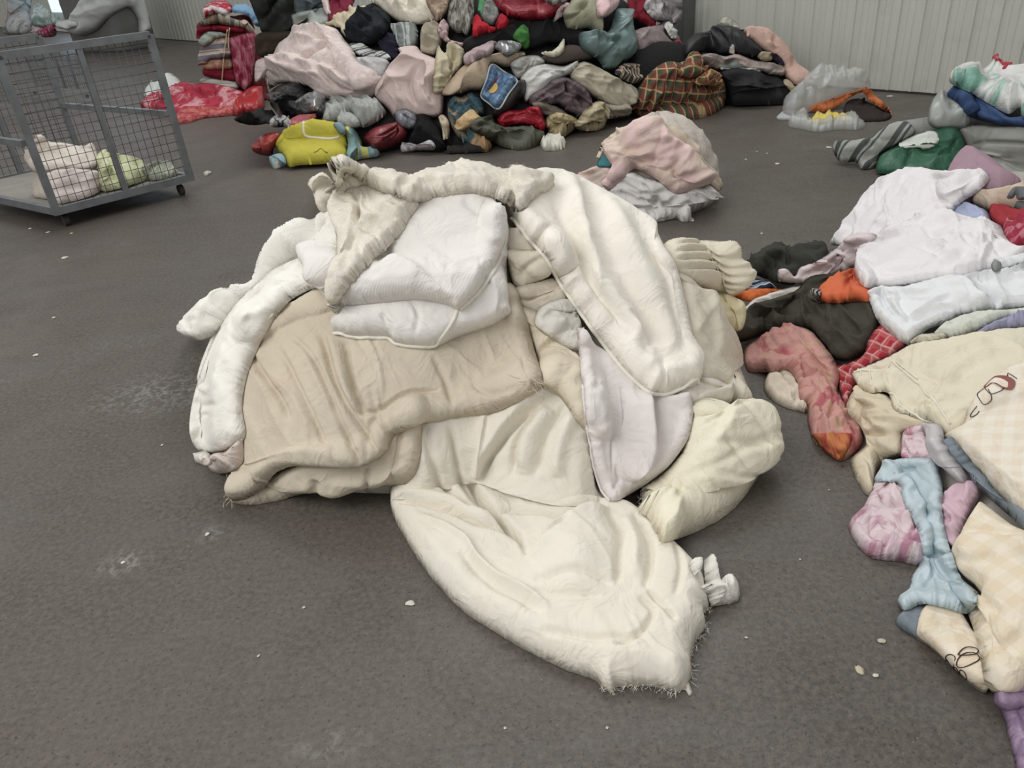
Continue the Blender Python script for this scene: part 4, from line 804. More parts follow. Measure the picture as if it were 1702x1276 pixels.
b('plastic_bag', K3([(600, 435), (660, 390), (740, 370), (800, 380), (830, 430), (700, 520), (640, 530)]), plain('grey_film', (176, 176, 170), .3), 'greyish clear plastic bag behind the white bag', 'bag', th=.04, wr=(.03, .1, 30, 1))
b('plastic_bag', K3([(668, 530), (740, 455), (840, 430), (960, 445), (1062, 408), (1005, 492), (890, 560), (790, 640), (705, 685), (682, 610)]), fabric((212, 212, 206), rough=.4), 'white plastic bag flattened in the middle of the heap', 'bag', th=.05, wr=(.03, .14, -20, 2))
# boxed pack: clear bag with a dark side and a printed card
bx_ = empty('bedding_pack', tuple(floor_pt(830, 215)))
tag(bx_, 'clear bedding pack with blue printed card and black side, leaning on the tan bolster', 'bedding pack', GB)
cloth('dark_side', K3([(470, 800), (500, 730), (560, 640), (600, 560), (690, 535), (708, 580), (696, 640), (600, 760), (540, 800)]), HB, fabric((46, 44, 46), rough=.4), th=.12, edge=.06, parent=bx_, wr=(.012, .1, 60, 2))
cc = cloth('printed_card', K3([(402, 645), (440, 540), (474, 432), (560, 485), (648, 542), (590, 630), (522, 735), (450, 690)]), HB, fabric((52, 84, 128), (120, 160, 196), 'mottle', 2.2, rough=.3), th=.05, edge=.02, parent=bx_, wr=(.004, .1, 0, 1))
cord('card_rim', cc, K3([(402, 645), (474, 432), (648, 542), (522, 735)]), .008, plain('clear_seam', (196, 204, 206), .2), parent=bx_, closed=True)
pth = on_cloth(cc, K3([(462, 610), (500, 575), (540, 600), (535, 640), (500, 660), (470, 645)]), .004, closed=True)
link_mesh('printed_ball', np.concatenate([pth, [pth.mean(0)]]), [[i, (i + 1) % len(pth), len(pth)] for i in range(len(pth))], fabric((222, 180, 98)), bx_)
pth = on_cloth(cc, K3([(476, 570), (490, 535), (520, 530), (530, 560), (505, 580)]), .004, closed=True)
link_mesh('printed_patch', np.concatenate([pth, [pth.mean(0)]]), [[i, (i + 1) % len(pth), len(pth)] for i in range(len(pth))], fabric((176, 44, 70)), bx_)
b('garment', K3([(735, 645), (850, 575), (880, 540), (945, 518), (1012, 530), (1092, 580), (1145, 650), (1142, 722), (1082, 795), (1000, 764), (920, 704), (820, 724), (735, 705)]), fabric((122, 104, 110), (104, 92, 96), 'mottle', 2), 'mauve grey knit garment crumpled below the white bag', 'clothing', th=.09, wr=(.05, .13, 40, 1.6), ridge=1.0, creases=[('v', -.05, 3, K3([(950, 540), (960, 620), (1010, 660)])), ('f', .05, 6, K3([(840, 700), (920, 650), (1000, 690)]))])
b('garment', K3([(745, 700), (820, 690), (920, 720), (990, 770), (940, 800), (820, 770)]), fabric((130, 120, 108)), 'grey brown garment edge below the mauve knit', 'clothing', th=.04)
b('cloth', K3([(845, 790), (900, 755), (970, 760), (1052, 800), (1045, 855), (985, 905), (930, 935), (870, 905), (838, 850)]), fabric((184, 164, 118), (206, 190, 150), 'mottle', 1.5), 'gold patterned cloth on the floor at the foot of the heap', 'cloth', th=.08, wr=(.05, .1, 40, 1), ridge=1)
b('cloth', K3([(1035, 840), (1100, 740), (1150, 700), (1210, 680), (1262, 760), (1225, 862), (1130, 884), (1060, 872)]), fabric((190, 174, 132), (212, 200, 168), 'mottle', 1.5), 'pale gold cloth heaped beside the cream sheet end', 'cloth', th=.08, wr=(.05, .1, 40, 1), ridge=1)
b('garment', K3([(175, 705), (220, 650), (275, 655), (345, 620), (405, 680), (425, 765), (385, 790), (380, 900), (475, 970), (440, 1022), (340, 1000), (250, 932), (192, 832)]), fabric((72, 104, 114), (196, 156, 110), 'floral', 3.2), 'teal flowered garment spilling from under the tan bolster', 'clothing', th=.08, wr=(.05, .12, 60, 1.6), ridge=1)
b('garment', K3([(228, 845), (270, 785), (340, 740), (390, 800), (392, 838), (330, 864), (262, 884)]), fabric((206, 176, 128), (190, 130, 90), 'floral', 1), 'orange flower patterned scarf on the teal garment', 'clothing', th=.03)
b('quilt_cover', K3([(510, 800), (580, 748), (690, 735), (740, 715), (800, 725), (838, 830), (822, 892), (760, 852), (650, 842), (540, 855)]), fabric((176, 22, 44), rough=.4), 'bright red satin cloth at the foot of the heap beside the gold cloth', 'quilt cover', th=.08, wr=(.03, .1, 20, 2))
b('garment', K3([(335, 825), (420, 792), (560, 850), (720, 848), (830, 900), (812, 965), (680, 1012), (540, 985), (430, 925), (350, 885)]), fabric((98, 100, 86)), 'olive grey garment stretched along the floor below the red satin cloth', 'clothing', th=.08, wr=(.05, .13, 20, 2), ridge=1)
b('cloth', K3([(798, 965), (850, 908), (940, 938), (978, 980), (925, 1014), (830, 1014)]), fabric((212, 210, 194)), 'crumpled off white cloth at the end of the olive grey garment', 'cloth', th=.06, wr=(.04, .08, 30, 1), ridge=1)
b('cloth', K3([(155, 1025), (250, 980), (360, 985), (480, 1000), (400, 1024), (280, 1030)]), fabric((52, 50, 50)), 'dark cloth strip flat on the floor below the teal garment', 'cloth', th=.02, edge=.03)
# lower left: bags and pillows on the floor
b('fleece_blanket', K2([(925, 720), (1040, 678), (1130, 690), (1260, 678), (1345, 750), (1310, 800), (1210, 858), (1150, 844), (1120, 780), (1060, 800), (920, 815)]), fabric((146, 150, 146), (172, 174, 168), 'mottle', 2), 'grey fluffy fleece under the pink fleece, above the yellow bundle', 'blanket', th=.08, wr=(.05, .13, 40, 1.4), ridge=1)
b('fleece_blanket', K2([(1010, 810), (1040, 760), (1100, 755), (1150, 790), (1170, 850), (1100, 870), (1040, 850)]), fabric((176, 178, 172), (150, 152, 148), 'mottle', 2), 'small pale grey fleece lump right behind the yellow bundle', 'blanket', th=.06)
b('black_bag', K2([(560, 690), (575, 610), (640, 568), (740, 556), (812, 606), (835, 640), (932, 650), (936, 705), (910, 800), (870, 760), (780, 775), (700, 770), (650, 800), (590, 740)]), plain('black_film', (30, 32, 36), .3), 'black plastic bag with shiny folds in front of the pink fleece', 'bag', th=.1, edge=.1, wr=(.05, .1, 40, 1), ridge=1)
b('plastic_wrap', K2([(735, 700), (760, 660), (830, 650), (925, 640), (922, 690), (890, 750), (820, 762), (765, 755)]), silver, 'crumpled silver foil on the black plastic bag', 'wrapping', th=.03, wr=(.03, .04, 40, 1), ridge=1)
b('garment', K2([(318, 805), (400, 765), (520, 750), (590, 760), (600, 825), (520, 838), (420, 842)]), fabric((34, 34, 34)), 'flat black garment on the floor between red pack and black bag', 'clothing', th=.03)
b('garment', K2([(565, 800), (640, 790), (700, 810), (720, 850), (640, 858), (570, 852)]), fabric((170, 168, 166), (40, 40, 42), 'floral', 2), 'white and black cloth under the black plastic bag', 'clothing', th=.04)
b('packet', K2([(690, 815), (760, 782), (880, 764), (862, 800), (800, 845), (712, 850)]), fabric((206, 96, 74), (150, 50, 96), 'mottle', 6, rough=.4), 'red and orange glossy packet between black bag and yellow bundle', 'packet', th=.02, edge=.02, wr=(.004, .1, 0, 1))
b('wrapped_bedding', K2([(440, 985), (480, 925), (560, 895), (640, 900), (650, 940), (590, 1000), (575, 1050), (500, 1042), (450, 1020)]), plain('red_film', (168, 52, 44), .3), 'small red bedding roll in clear wrap beside the yellow bundle', 'bedding pack', th=.09, edge=.08, wr=(.02, .08, 20, 2))
yb = empty('pillow_bundle', tuple(floor_pt(530, 274))); tag(yb, 'bright yellow printed pillow tied up as a bundle on the floor before the heap', 'pillow', GB)
m_yel = fabric((196, 186, 62), bump=.2, var=.08)
yp = cloth('pillow', K2([(600, 965), (640, 900), (700, 860), (800, 830), (900, 818), (1000, 820), (1060, 850), (1085, 920), (1085, 1000), (1075, 1080), (900, 1105), (760, 1112), (690, 1122), (655, 1060), (615, 1015)]), HB, m_yel, th=.08, edge=.10, smooth=26, parent=yb, wr=(.010, .1, -10, 2), s=2)
cloth('corner', K2([(560, 1085), (590, 1040), (645, 1035), (672, 1100), (625, 1132), (580, 1132)]), HB, fabric((140, 176, 186), (220, 214, 196), 'floral', 3), th=.06, edge=.05, parent=yb)
cloth('tail', K2([(1062, 850), (1130, 870), (1180, 950), (1200, 1010), (1290, 1005), (1295, 1050), (1190, 1068), (1080, 1082), (1088, 960)]), HB, fabric((206, 202, 116), (140, 176, 180), 'stripe', 4), th=.06, edge=.06, parent=yb, wr=(.03, .1, 20, 2), rot=80)
cloth('patch', K2([(985, 830), (1050, 826), (1075, 880), (1060, 910), (1030, 900)]), HB, fabric((126, 150, 160)), th=.012, edge=.02, parent=yb)
cord('white_line', yp, K2([(800, 850), (810, 900), (850, 940), (920, 970), (990, 982), (1040, 960), (1050, 930)]), .012, fabric((224, 220, 196)), parent=yb)
cord('printed_outline', yp, K2([(878, 1085), (910, 1080), (920, 1055), (940, 1080), (965, 1085)]), .004, fabric((90, 80, 40)), parent=yb)
b('wrapped_bedding', K2([(1190, 930), (1230, 880), (1290, 850), (1400, 826), (1482, 868), (1476, 930), (1385, 992), (1280, 1014), (1228, 975)]), fabric((152, 58, 62), (120, 36, 44), 'mottle', 3, rough=.4), 'dull red blanket rolled in a clear bag next to the yellow bundle', 'bedding pack', th=.10, edge=.10, wr=(.01, .1, 0, 1),
  creases=[('v', -.05, 2.5, K2([(1260, 930), (1330, 890), (1420, 880), (1440, 910), (1360, 960), (1300, 960), (1330, 925), (1400, 915)]))])
b('plastic_bag', K2([(1395, 770), (1430, 740), (1490, 735), (1560, 790), (1550, 850), (1490, 868), (1420, 825)]), plain('grey_film', (130, 132, 140), .3), 'grey clear plastic bag above the rolled red blanket', 'bag', th=.06, wr=(.03, .08, 30, 1))
b('black_bag', [(680, 238), (688, 214), (694, 192), (708, 190), (724, 205), (736, 222), (739, 246), (724, 251), (700, 244), (688, 246)], fabric((26, 26, 28)), 'matt black bag on the floor between rolled red blanket and teal garment', 'bag', th=.12, edge=.12, wr=(.02, .12, 60, 1))
b('cloth', K2([(1440, 1000), (1500, 962), (1560, 972), (1640, 940), (1680, 985), (1660, 1012), (1560, 1010), (1460, 1022)]), fabric((206, 200, 202)), 'white crumpled cloth on the floor in front of the matt black bag', 'cloth', th=.05, wr=(.03, .08, 30, 1), ridge=1)
b('cloth', K3([(115, 790), (150, 770), (190, 830), (190, 920), (150, 940), (140, 870)]), fabric((206, 190, 160)), 'cream cloth squeezed between matt black bag and teal garment', 'cloth', th=.04)

# ------------------------------------------------------------------ plaid bundle, black bags, peach quilt
HQ = Heap((960, -60, 1460, 280), [('e', (1.55, 7.45, .26), (.54, .40, .34)), ('e', (2.36, 7.62, 0), (.52, .42, .62)), ('e', (2.72, 7.5, 0), (.30, .34, .28))], k=.05, ext=.25)
pq = laid(HQ, 'bundles at the end of the heap')
_c = HQ.core('black_bag', fabric((30, 30, 32)), (2.35, 7.62, .02), R=1.2); tag(_c, 'black bag at the bottom of the bags by the wall, mostly covered', 'bag')
Q = dict(s=1.6, smooth=6)
pq('quilt', K4([(960, 232), (1060, 216), (1150, 256), (1240, 328), (1310, 400), (1380, 500), (1490, 592), (1420, 640), (1350, 640), (1270, 560), (1200, 430), (1100, 360), (1020, 290)]), fabric((214, 176, 160)), 'peach pink quilt slumped against the wall beside the black bags', 'quilt', th=.06, edge=.07, wr=(.02, .14, 50, 3), creases=[('f', .04, 8, K4([(1060, 240), (1180, 330), (1290, 520)]))], **Q)
pq('plastic_bag', K4([(765, 200), (795, 140), (850, 118), (905, 160), (945, 215), (860, 225)]), plain('grey_film', (150, 150, 132), .3), 'knotted clear plastic bag on top of the black bag', 'bag', th=.03, wr=(.03, .08, 30, 1), **Q)
pq('black_bag', K4([(530, 420), (535, 320), (610, 250), (700, 235), (770, 198), (880, 205), (960, 240), (1040, 310), (1115, 385), (1070, 425), (950, 420), (870, 404), (780, 414), (720, 386), (640, 396)]), plain('black_cloth', (26, 27, 30), .6), 'upper black bag dotted with lint beside the steel column', 'bag', th=.12, edge=.14, wr=(.04, .16, 30, 1), **Q)
pq('cloth', K4([(858, 390), (866, 350), (885, 325), (900, 345), (900, 404), (880, 406)]), fabric((196, 184, 176)), 'small pale scrap of cloth on the upper black bag', 'cloth', th=.015, edge=.015, **Q)
pq('garment', K4([(620, 430), (700, 398), (830, 418), (920, 402), (1040, 445), (1180, 468), (1275, 520), (1255, 568), (1150, 560), (1050, 524), (900, 514), (780, 526), (690, 490)]), fabric((186, 162, 156), (160, 150, 142), 'mottle', 4), 'pinkish grey clothes squeezed between the two black bags', 'clothing', th=.06, edge=.06, wr=(.04, .1, 15, 2.4), ridge=1, **Q)
pq('garment', K4([(780, 520), (830, 480), (920, 455), (960, 500), (1060, 510), (1110, 535), (900, 525)]), fabric((196, 194, 188), (120, 130, 128), 'stripe', 2), 'white and grey cloth edge under the pinkish clothes', 'clothing', th=.025, edge=.03, **Q)
pq('garment', K4([(1068, 425), (1105, 382), (1180, 398), (1190, 440), (1120, 456)]), fabric((176, 160, 132)), 'rolled beige sock at the edge of the pinkish clothes', 'clothing', th=.05, edge=.05, **Q)
pq('garment', K4([(1168, 388), (1240, 420), (1275, 495), (1200, 452)]), fabric((44, 36, 50)), 'dark plum cloth tip before the peach quilt', 'clothing', th=.03, edge=.03, **Q)
pq('black_bag', K4([(770, 545), (900, 508), (1050, 524), (1150, 560), (1230, 580), (1335, 682), (1292, 765), (1200, 778), (1000, 784), (880, 776), (850, 680), (820, 600)]), plain('black_fur', (24, 24, 27), .8), 'lower furry black bundle on the floor beside the plaid bundle', 'bundle', th=.14, edge=.16, wr=(.05, .14, 30, 1), **Q)
pq('garment', K4([(1262, 600), (1300, 590), (1355, 655), (1340, 690), (1300, 660)]), fabric((176, 160, 130)), 'beige cloth corner at the side of the furry black bundle', 'clothing', th=.03, edge=.03, **Q)
m_pl = fabric((74, 86, 66), (146, 66, 60), 'plaid', .75, c3=(186, 166, 112))
pb = pq('plaid_bundle', K4([(108, 765), (150, 690), (190, 640), (250, 560), (330, 490), (400, 462), (480, 470), (560, 440), (600, 490), (680, 508), (760, 540), (822, 610), (838, 700), (820, 785), (740, 852), (600, 892), (440, 904), (280, 884), (190, 862), (130, 825)]), m_pl, 'red green and yellow plaid cloth bundle tied up on the floor', 'bundle', th=.14, edge=.16, wr=(.014, .1, -50, 2), rot=8,
   creases=[('v', -.05, 3, K4([(200, 850), (180, 760), (230, 640), (330, 540)])), ('v', -.045, 3, K4([(300, 870), (250, 780), (300, 650), (380, 560)])), ('v', -.045, 3, K4([(420, 880), (330, 760), (370, 640), (420, 540)])), ('v', -.04, 3, K4([(560, 880), (430, 760), (430, 640), (470, 560)])), ('v', -.04, 3, K4([(740, 800), (600, 760), (520, 680), (500, 560)])), ('v', -.05, 4, K4([(540, 640), (640, 620), (760, 650)]))], **Q)
cloth('knot', K4([(470, 560), (520, 470), (545, 420), (585, 410), (600, 450), (640, 500), (700, 510), (660, 560), (560, 590)]), HQ, m_pl, th=.06, edge=.06, parent=pb.o, wr=(.05, .08, 60, 1), ridge=1, s=2)
cloth('knot_tail', K4([(560, 620), (620, 580), (720, 510), (760, 560), (780, 640), (720, 650), (640, 625)]), HQ, fabric((110, 96, 70), (150, 62, 58), 'plaid', .6, c3=(206, 184, 112)), th=.04, edge=.05, parent=pb.o, wr=(.04, .08, 60, 1), ridge=1, s=2)

# ------------------------------------------------------------------ plastic, orange and yellow cloth on the floor by the wall
HO = Heap((1270, 80, 1540, 260), [('e', tuple(floor_pt(1370, 180) + np.array([.05, .3, 0])), (.42, .30, .20))], k=.05, ext=.25)
oo = laid(HO, 'plastic and cloths on the floor by the wall')
oo('foam_sheet', K5([(72, 465), (130, 408), (225, 420), (205, 470), (130, 472)]), fabric((178, 180, 178)), 'flat pale grey foam sheet on the floor beside the clear plastic', 'foam sheet', th=.02, edge=.02, s=2)
oo('plastic_film', K5([(118, 402), (200, 300), (280, 220), (400, 190), (560, 200), (692, 240), (660, 300), (560, 320), (440, 360), (290, 420), (190, 440)]), clear, 'crumpled clear plastic film behind the orange cloth', 'plastic film', th=.14, edge=.12, wr=(.06, .1, 20, 1), ridge=1, s=2)
oo('garment', K5([(520, 420), (545, 350), (612, 328), (700, 362), (835, 440), (810, 474), (640, 484), (560, 460)]), fabric((52, 42, 40)), 'dark patch under the arched orange cloth', 'clothing', th=.03, edge=.05, s=2)  # dark patch filling the inside of the orange arch
oo('cloth', K5([(280, 405), (440, 332), (570, 290), (680, 294), (762, 350), (856, 436), (780, 405), (700, 362), (612, 330), (540, 352), (470, 395), (380, 416)]), fabric((206, 112, 62)), 'orange cloth arched over a dark patch on the floor by the wall', 'cloth', th=.06, edge=.05, s=2, lifts=[(1425, 165, 18, .06)])
oo('cloth', K5([(285, 495), (338, 432), (392, 440), (420, 408), (470, 432), (574, 446), (572, 474), (480, 474), (400, 494), (330, 506)]), fabric((226, 202, 92)), 'bright yellow cloth at the front of the orange cloth', 'cloth', th=.04, edge=.04, s=2, wr=(.02, .06, 20, 1))
oo('plastic_film', K5([(148, 505), (225, 430), (290, 440), (310, 500), (400, 494), (560, 470), (664, 500), (625, 535), (480, 535), (360, 550), (250, 534)]), clear, 'clear plastic film flat on the floor before the yellow cloth', 'plastic film', th=.06, edge=.06, wr=(.04, .08, 20, 1), ridge=1, s=2)

# ------------------------------------------------------------------ sacks at the right
HK = Heap((1340, 60, 2000, 420), [('e', tuple(floor_pt(1530, 275) + np.array([.1, .22, .10])), (.40, .20, .24), -10), ('e', tuple(floor_pt(1440, 272) + np.array([.1, .15, 0])), (.34, .22, .16)), ('b', (3.80, 5.05, .14), (.70, .70, .22), 12), ('e', (4.0, 5.45, .22), (.55, .42, .34)), ('e', (3.45, 5.85, 0), (.22, .2, .28))], k=.06, ext=.3)
kk = laid(HK, 'sacks beside the right hand heap')
_c = HK.core('sack', fabric((150, 150, 146)), (3.8, 5.2, .02), R=1.6, shrink=.08); tag(_c, 'grey woven sack core under the silver sack and printed bag', 'sack')
KW = dict(s=2.2, smooth=8)
kk('woven_sack', K5([(1285, 530), (1400, 500), (1520, 510), (1900, 500), (2100, 520), (2100, 900), (1760, 900), (1580, 855), (1480, 800), (1380, 790), (1310, 740), (1318, 640)]), plain('silver_woven', (158, 158, 152), .5), 'big silver grey woven sack lying behind the white sheets', 'sack', th=.06, edge=.1, wr=(.02, .2, 5, 3), creases=[('v', -.02, 3, K5([(1520, 520), (1480, 620), (1420, 760)])), ('v', -.02, 3, K5([(1320, 640), (1500, 610), (1800, 620)]))], **KW)
kk('plastic_bag', K5([(1072, 475), (1088, 370), (1150, 308), (1212, 328), (1335, 420), (1356, 482), (1285, 525), (1120, 526)]), plain('grey_film', (182, 186, 180), .3, alpha=.8), 'clear plastic bag at the end of the blue sheet by the wall', 'bag', th=.06, edge=.08, wr=(.04, .12, 30, 1.4), ridge=1, **KW)
kk('bed_sheet', K5([(1196, 305), (1242, 258), (1350, 298), (1470, 368), (1580, 430), (1650, 460), (1900, 440), (1900, 520), (1600, 508), (1440, 478), (1340, 445), (1262, 355)]), fabric((62, 86, 132)), 'blue sheet hanging out under the white printed bag', 'sheet', th=.06, edge=.07, wr=(.03, .14, 30, 2.5), **KW)
wb = kk('woven_bag', K5([(1212, 215), (1228, 160), (1280, 152), (1340, 190), (1420, 180), (1550, 134), (1640, 150), (1760, 190), (1950, 230), (1950, 470), (1702, 468), (1672, 392), (1600, 430), (1490, 374), (1360, 296), (1240, 244)]), fabric((222, 222, 218), (120, 176, 156), 'floral', 4.5, rough=.45), 'white woven bag with red writing and green print on top of the silver sack', 'bag', th=.09, edge=.1, wr=(.05, .16, 25, 2), ridge=1,
        creases=[('v', -.04, 3, K5([(1340, 200), (1480, 270), (1600, 320), (1680, 390)]))], **KW)
for pl_ in ([(1465, 200), (1490, 178), (1500, 200), (1480, 215), (1505, 220)], [(1515, 205), (1530, 195), (1528, 218), (1545, 200)], [(1550, 210), (1570, 195), (1565, 225), (1595, 205)], [(1560, 235), (1600, 215), (1625, 212)]):
    cord('red_lettering', wb, K5(pl_), .012, fabric((198, 70, 84)), up=.004, seg=4)
kk('woven_bag', K5([(448, 660), (500, 628), (600, 618), (700, 580), (820, 498), (930, 478), (992, 540), (955, 592), (862, 642), (765, 702), (735, 772), (640, 792), (598, 745), (500, 748)]), fabric((84, 90, 86), (166, 168, 162), 'stripe', 2.2), 'grey and white striped bag flat on the floor beside the green sack', 'bag', th=.06, edge=.08, wr=(.03, .12, -30, 2), rot=-40, **KW)
gs = kk('woven_sack', K5([(735, 805), (760, 705), (880, 632), (1000, 562), (1110, 535), (1240, 512), (1292, 560), (1318, 640), (1304, 740), (1250, 820), (1000, 850), (840, 830)]), fabric((48, 104, 76), rough=.5), 'dark green sack with white printed cloud shape beside the silver sack', 'sack', th=.08, edge=.12, wr=(.02, .16, -20, 2), smooth=22, s=2.2)
cloth('white_print', K5([(878, 628), (960, 580), (1080, 540), (1130, 550), (1146, 602), (1110, 650), (1050, 666), (1010, 652), (920, 654)]), HK, fabric((214, 218, 208)), th=.003, edge=.02, parent=gs.o, wr=(.001, .1, 0, 1), smooth=1, s=2, gap=.002)

# ------------------------------------------------------------------ pink bundle behind the cream pile
HP = Heap((880, 150, 1260, 420), [('e', (1.02, 4.72, .06), (.40, .34, .50)), ('e', (.66, 4.9, 0), (.28, .22, .12))], k=.06, ext=.2)
pk = laid(HP, 'cloths of the pink bundle')
_c = HP.core('bed_sheet', fabric((206, 196, 184)), (1.0, 4.72, .02), R=1.0); tag(_c, 'off white sheet stuffed inside the pink bundle', 'sheet')
pk('bed_sheet', KP([(100, 700), (200, 640), (340, 574), (450, 556), (540, 600), (500, 700), (450, 790), (420, 840), (300, 760), (180, 716)]), fabric((216, 200, 184), (224, 190, 184), 'mottle', 3), 'cream and pink sheet tail trailing from the pink bundle towards the cream pile', 'sheet', th=.03, edge=.05, wr=(.02, .08, -20, 2.4), ridge=1)
pk('cloth', KP([(380, 560), (420, 480), (500, 470), (520, 560), (450, 570)]), fabric((60, 130, 134)), 'teal cloth peeping out under the beige cover of the pink bundle', 'cloth', th=.02, edge=.03)
pk('bed_cover', KP([(338, 582), (400, 430), (440, 340), (560, 250), (680, 190), (850, 152), (980, 178), (1100, 238), (1200, 308), (1290, 400), (1340, 520), (1450, 618), (1492, 722), (1450, 792), (1340, 720), (1000, 560), (700, 330), (520, 350), (450, 400), (410, 480)]), fabric((216, 200, 178)), 'beige cloth cover wrapped over the back of the pink bundle', 'bed cover', th=.03, edge=.03, wr=(.014, .1, 40, 2))
pk('bed_sheet', KP([(436, 770), (500, 690), (620, 648), (700, 610), (820, 660), (960, 700), (1080, 780), (1250, 750), (1390, 735), (1446, 850), (1406, 905), (1200, 992), (1264, 1042), (1150, 1056), (1080, 1030), (960, 1052), (840, 1068), (720, 1022), (600, 962), (500, 884)]), fabric((224, 222, 220), var=.04), 'white crumpled sheet at the bottom of the pink bundle', 'sheet', th=.07, edge=.07, wr=(.035, .12, 50, 1.6), ridge=1,
   creases=[('f', .03, 10, KP([(650, 720), (760, 780), (900, 800), (1000, 900)])), ('v', -.03, 4, KP([(840, 1050), (860, 920), (930, 840)])), ('f', .03, 8, KP([(1080, 1020), (1090, 900), (1180, 830)])), ('v', -.03, 4, KP([(980, 930), (970, 850)])), ('v', -.025, 4, KP([(700, 1000), (660, 880), (620, 760)]))])
pk('blanket', KP([(452, 372), (520, 328), (640, 258), (760, 190), (850, 158), (960, 168), (1000, 230), (1110, 330), (1230, 418), (1322, 560), (1394, 620), (1386, 722), (1250, 762), (1090, 806), (1000, 752), (900, 672), (720, 590), (620, 665), (540, 735), (484, 785), (445, 720), (530, 600), (500, 545), (466, 480)]), fabric((228, 196, 196), (226, 204, 186), 'mottle', 6, var=.05), 'pale pink blanket crumpled over the white sheet of the bundle', 'blanket', th=.06, edge=.05, wr=(.02, .11, -30, 1.8), ridge=1, folds=(22, .022, 4, 35),
   creases=[('f', .04, 12, KP([(540, 720), (600, 560), (720, 400), (860, 280), (960, 200)])), ('f', .04, 10, KP([(620, 650), (740, 560), (880, 500), (1100, 410)])), ('v', -.03, 5, KP([(720, 590), (850, 500), (1000, 450), (1110, 410)])), ('f', .03, 8, KP([(1050, 700), (1100, 600), (1230, 590)])), ('v', -.025, 4, KP([(900, 660), (930, 560), (1010, 480)])), ('v', -.025, 4, KP([(1040, 720), (1060, 600), (1100, 500)])), ('f', .03, 8, KP([(1390, 640), (1280, 620), (1180, 690)]))])

# ------------------------------------------------------------------ right hand heap
HR = Heap((1150, 180, 2150, 1500), [('e', (2.32, 3.2, 0), (.70, .80, .44)), ('e', (1.95, 2.55, 0), (.72, .55, .40)), ('e', (1.75, 1.85, 0), (.62, .62, .32)), ('e', (1.45, 1.20, 0), (.42, .55, .16)), ('e', (1.30, 2.65, 0), (.30, .28, .07))], k=.16, ext=.2)
GR = 'textiles in the right hand heap'
rr = laid(HR, GR)
_c = HR.core('blanket', fabric((186, 180, 170)), (1.85, 2.3, .02), R=2.4, wr=.03); tag(_c, 'pale grey blanket under all the textiles of the sheet heap', 'blanket', GR)
def r(name, pts, mat, label, cat, **kw):
    q = dict(th=.03, edge=.035, wr=(.014, .10, 30, 1.8), smooth=8, s=2.4, ridge=.9); q.update(kw); return rr(name, pts, mat, label, cat, **q)
m_sheet = fabric((232, 228, 230), var=.04, bump=.12)
m_sheet2 = fabric((228, 230, 232), var=.04, bump=.12)
r('cushion', K6([(1290, 70), (1400, 25), (1500, 70), (1610, 150), (1680, 200), (1560, 260), (1400, 250), (1300, 300), (1240, 200)]), fabric((170, 138, 152)), 'mauve pink cushion behind the upper white sheet', 'cushion', th=.10, edge=.10)
r('cushion', K9([(860, 500), (920, 430), (1060, 388), (1250, 335), (1340, 325), (1500, 400), (1500, 560), (1230, 560), (1060, 575), (960, 540)]), fabric((214, 194, 172)), 'beige cushion with grey end beside the red cloth', 'cushion', th=.08, edge=.08, wr=(.008, .1, 0, 1))
r('cloth', K9([(1218, 480), (1260, 380), (1330, 316), (1500, 330), (1750, 380), (1750, 620), (1400, 592), (1280, 525)]), fabric((110, 112, 116)), 'grey cloth wrapped over the end of the beige cushion', 'cloth', th=.03)
r('garment', K9([(1075, 466), (1220, 510), (1416, 590), (1750, 640), (1750, 780), (1416, 720), (1200, 748), (1130, 722), (1042, 652)]), fabric((172, 50, 58)), 'plain red cloth folded beside the grey cloth', 'clothing', th=.03)
r('garment', K9([(1175, 800), (1240, 748), (1416, 726), (1750, 760), (1750, 1020), (1416, 1000), (1330, 1034), (1250, 1012), (1196, 920)]), fabric((164, 44, 66), (206, 120, 130), 'floral', .7), 'crumpled crimson lace edged cloth under the plain red cloth', 'clothing', th=.05, wr=(.03, .06, 30, 1))
r('garment', K9([(540, 660), (640, 575), (720, 528), (820, 502), (960, 540), (1035, 600), (1055, 700), (880, 720), (700, 700)]), fabric((168, 178, 208)), 'light blue garment between the two white sheets', 'clothing', th=.04)
r('bed_sheet', K6([(598, 484), (660, 400), (720, 310), (800, 200), (880, 130), (960, 86), (1100, 72), (1300, 82), (1455, 72), (1490, 130), (1430, 195), (1340, 255), (1260, 325), (1200, 380), (1100, 420), (1000, 470), (880, 500), (760, 505), (650, 500)]), m_sheet, 'white sheet spread highest on the heap, nearest the dark green sack', 'sheet', th=.035, edge=.03, smooth=18, wr=(.014, .14, -55, 3),
   creases=[('v', -.02, 5, K6([(860, 480), (960, 330), (1060, 220), (1140, 150)])), ('v', .014, 5, K6([(840, 470), (940, 320), (1040, 210)])), ('f', .025, 10, K6([(1230, 130), (1235, 240), (1180, 290), (1080, 370)])), ('v', -.014, 4, K6([(1120, 160), (1200, 140), (1320, 110)])), ('v', -.016, 4, K6([(1190, 280), (1240, 250), (1300, 300)])), ('v', -.012, 4, K6([(700, 460), (800, 330), (900, 230)]))])
r('trousers', K6([(135, 605), (190, 568), (260, 514), (340, 488), (400, 520), (460, 510), (540, 482), (606, 540), (640, 520), (640, 600), (520, 640), (440, 690), (380, 720), (310, 705), (240, 682), (160, 645)]), fabric((58, 60, 52)), 'dark green trousers spread on the floor beside the white sheet', 'trousers', th=.035, wr=(.02, .09, 40, 1.8), creases=[('v', -.025, 4, K6([(340, 500), (380, 560), (370, 640)])), ('f', .02, 8, K6([(200, 640), (300, 580), (360, 600)]))])
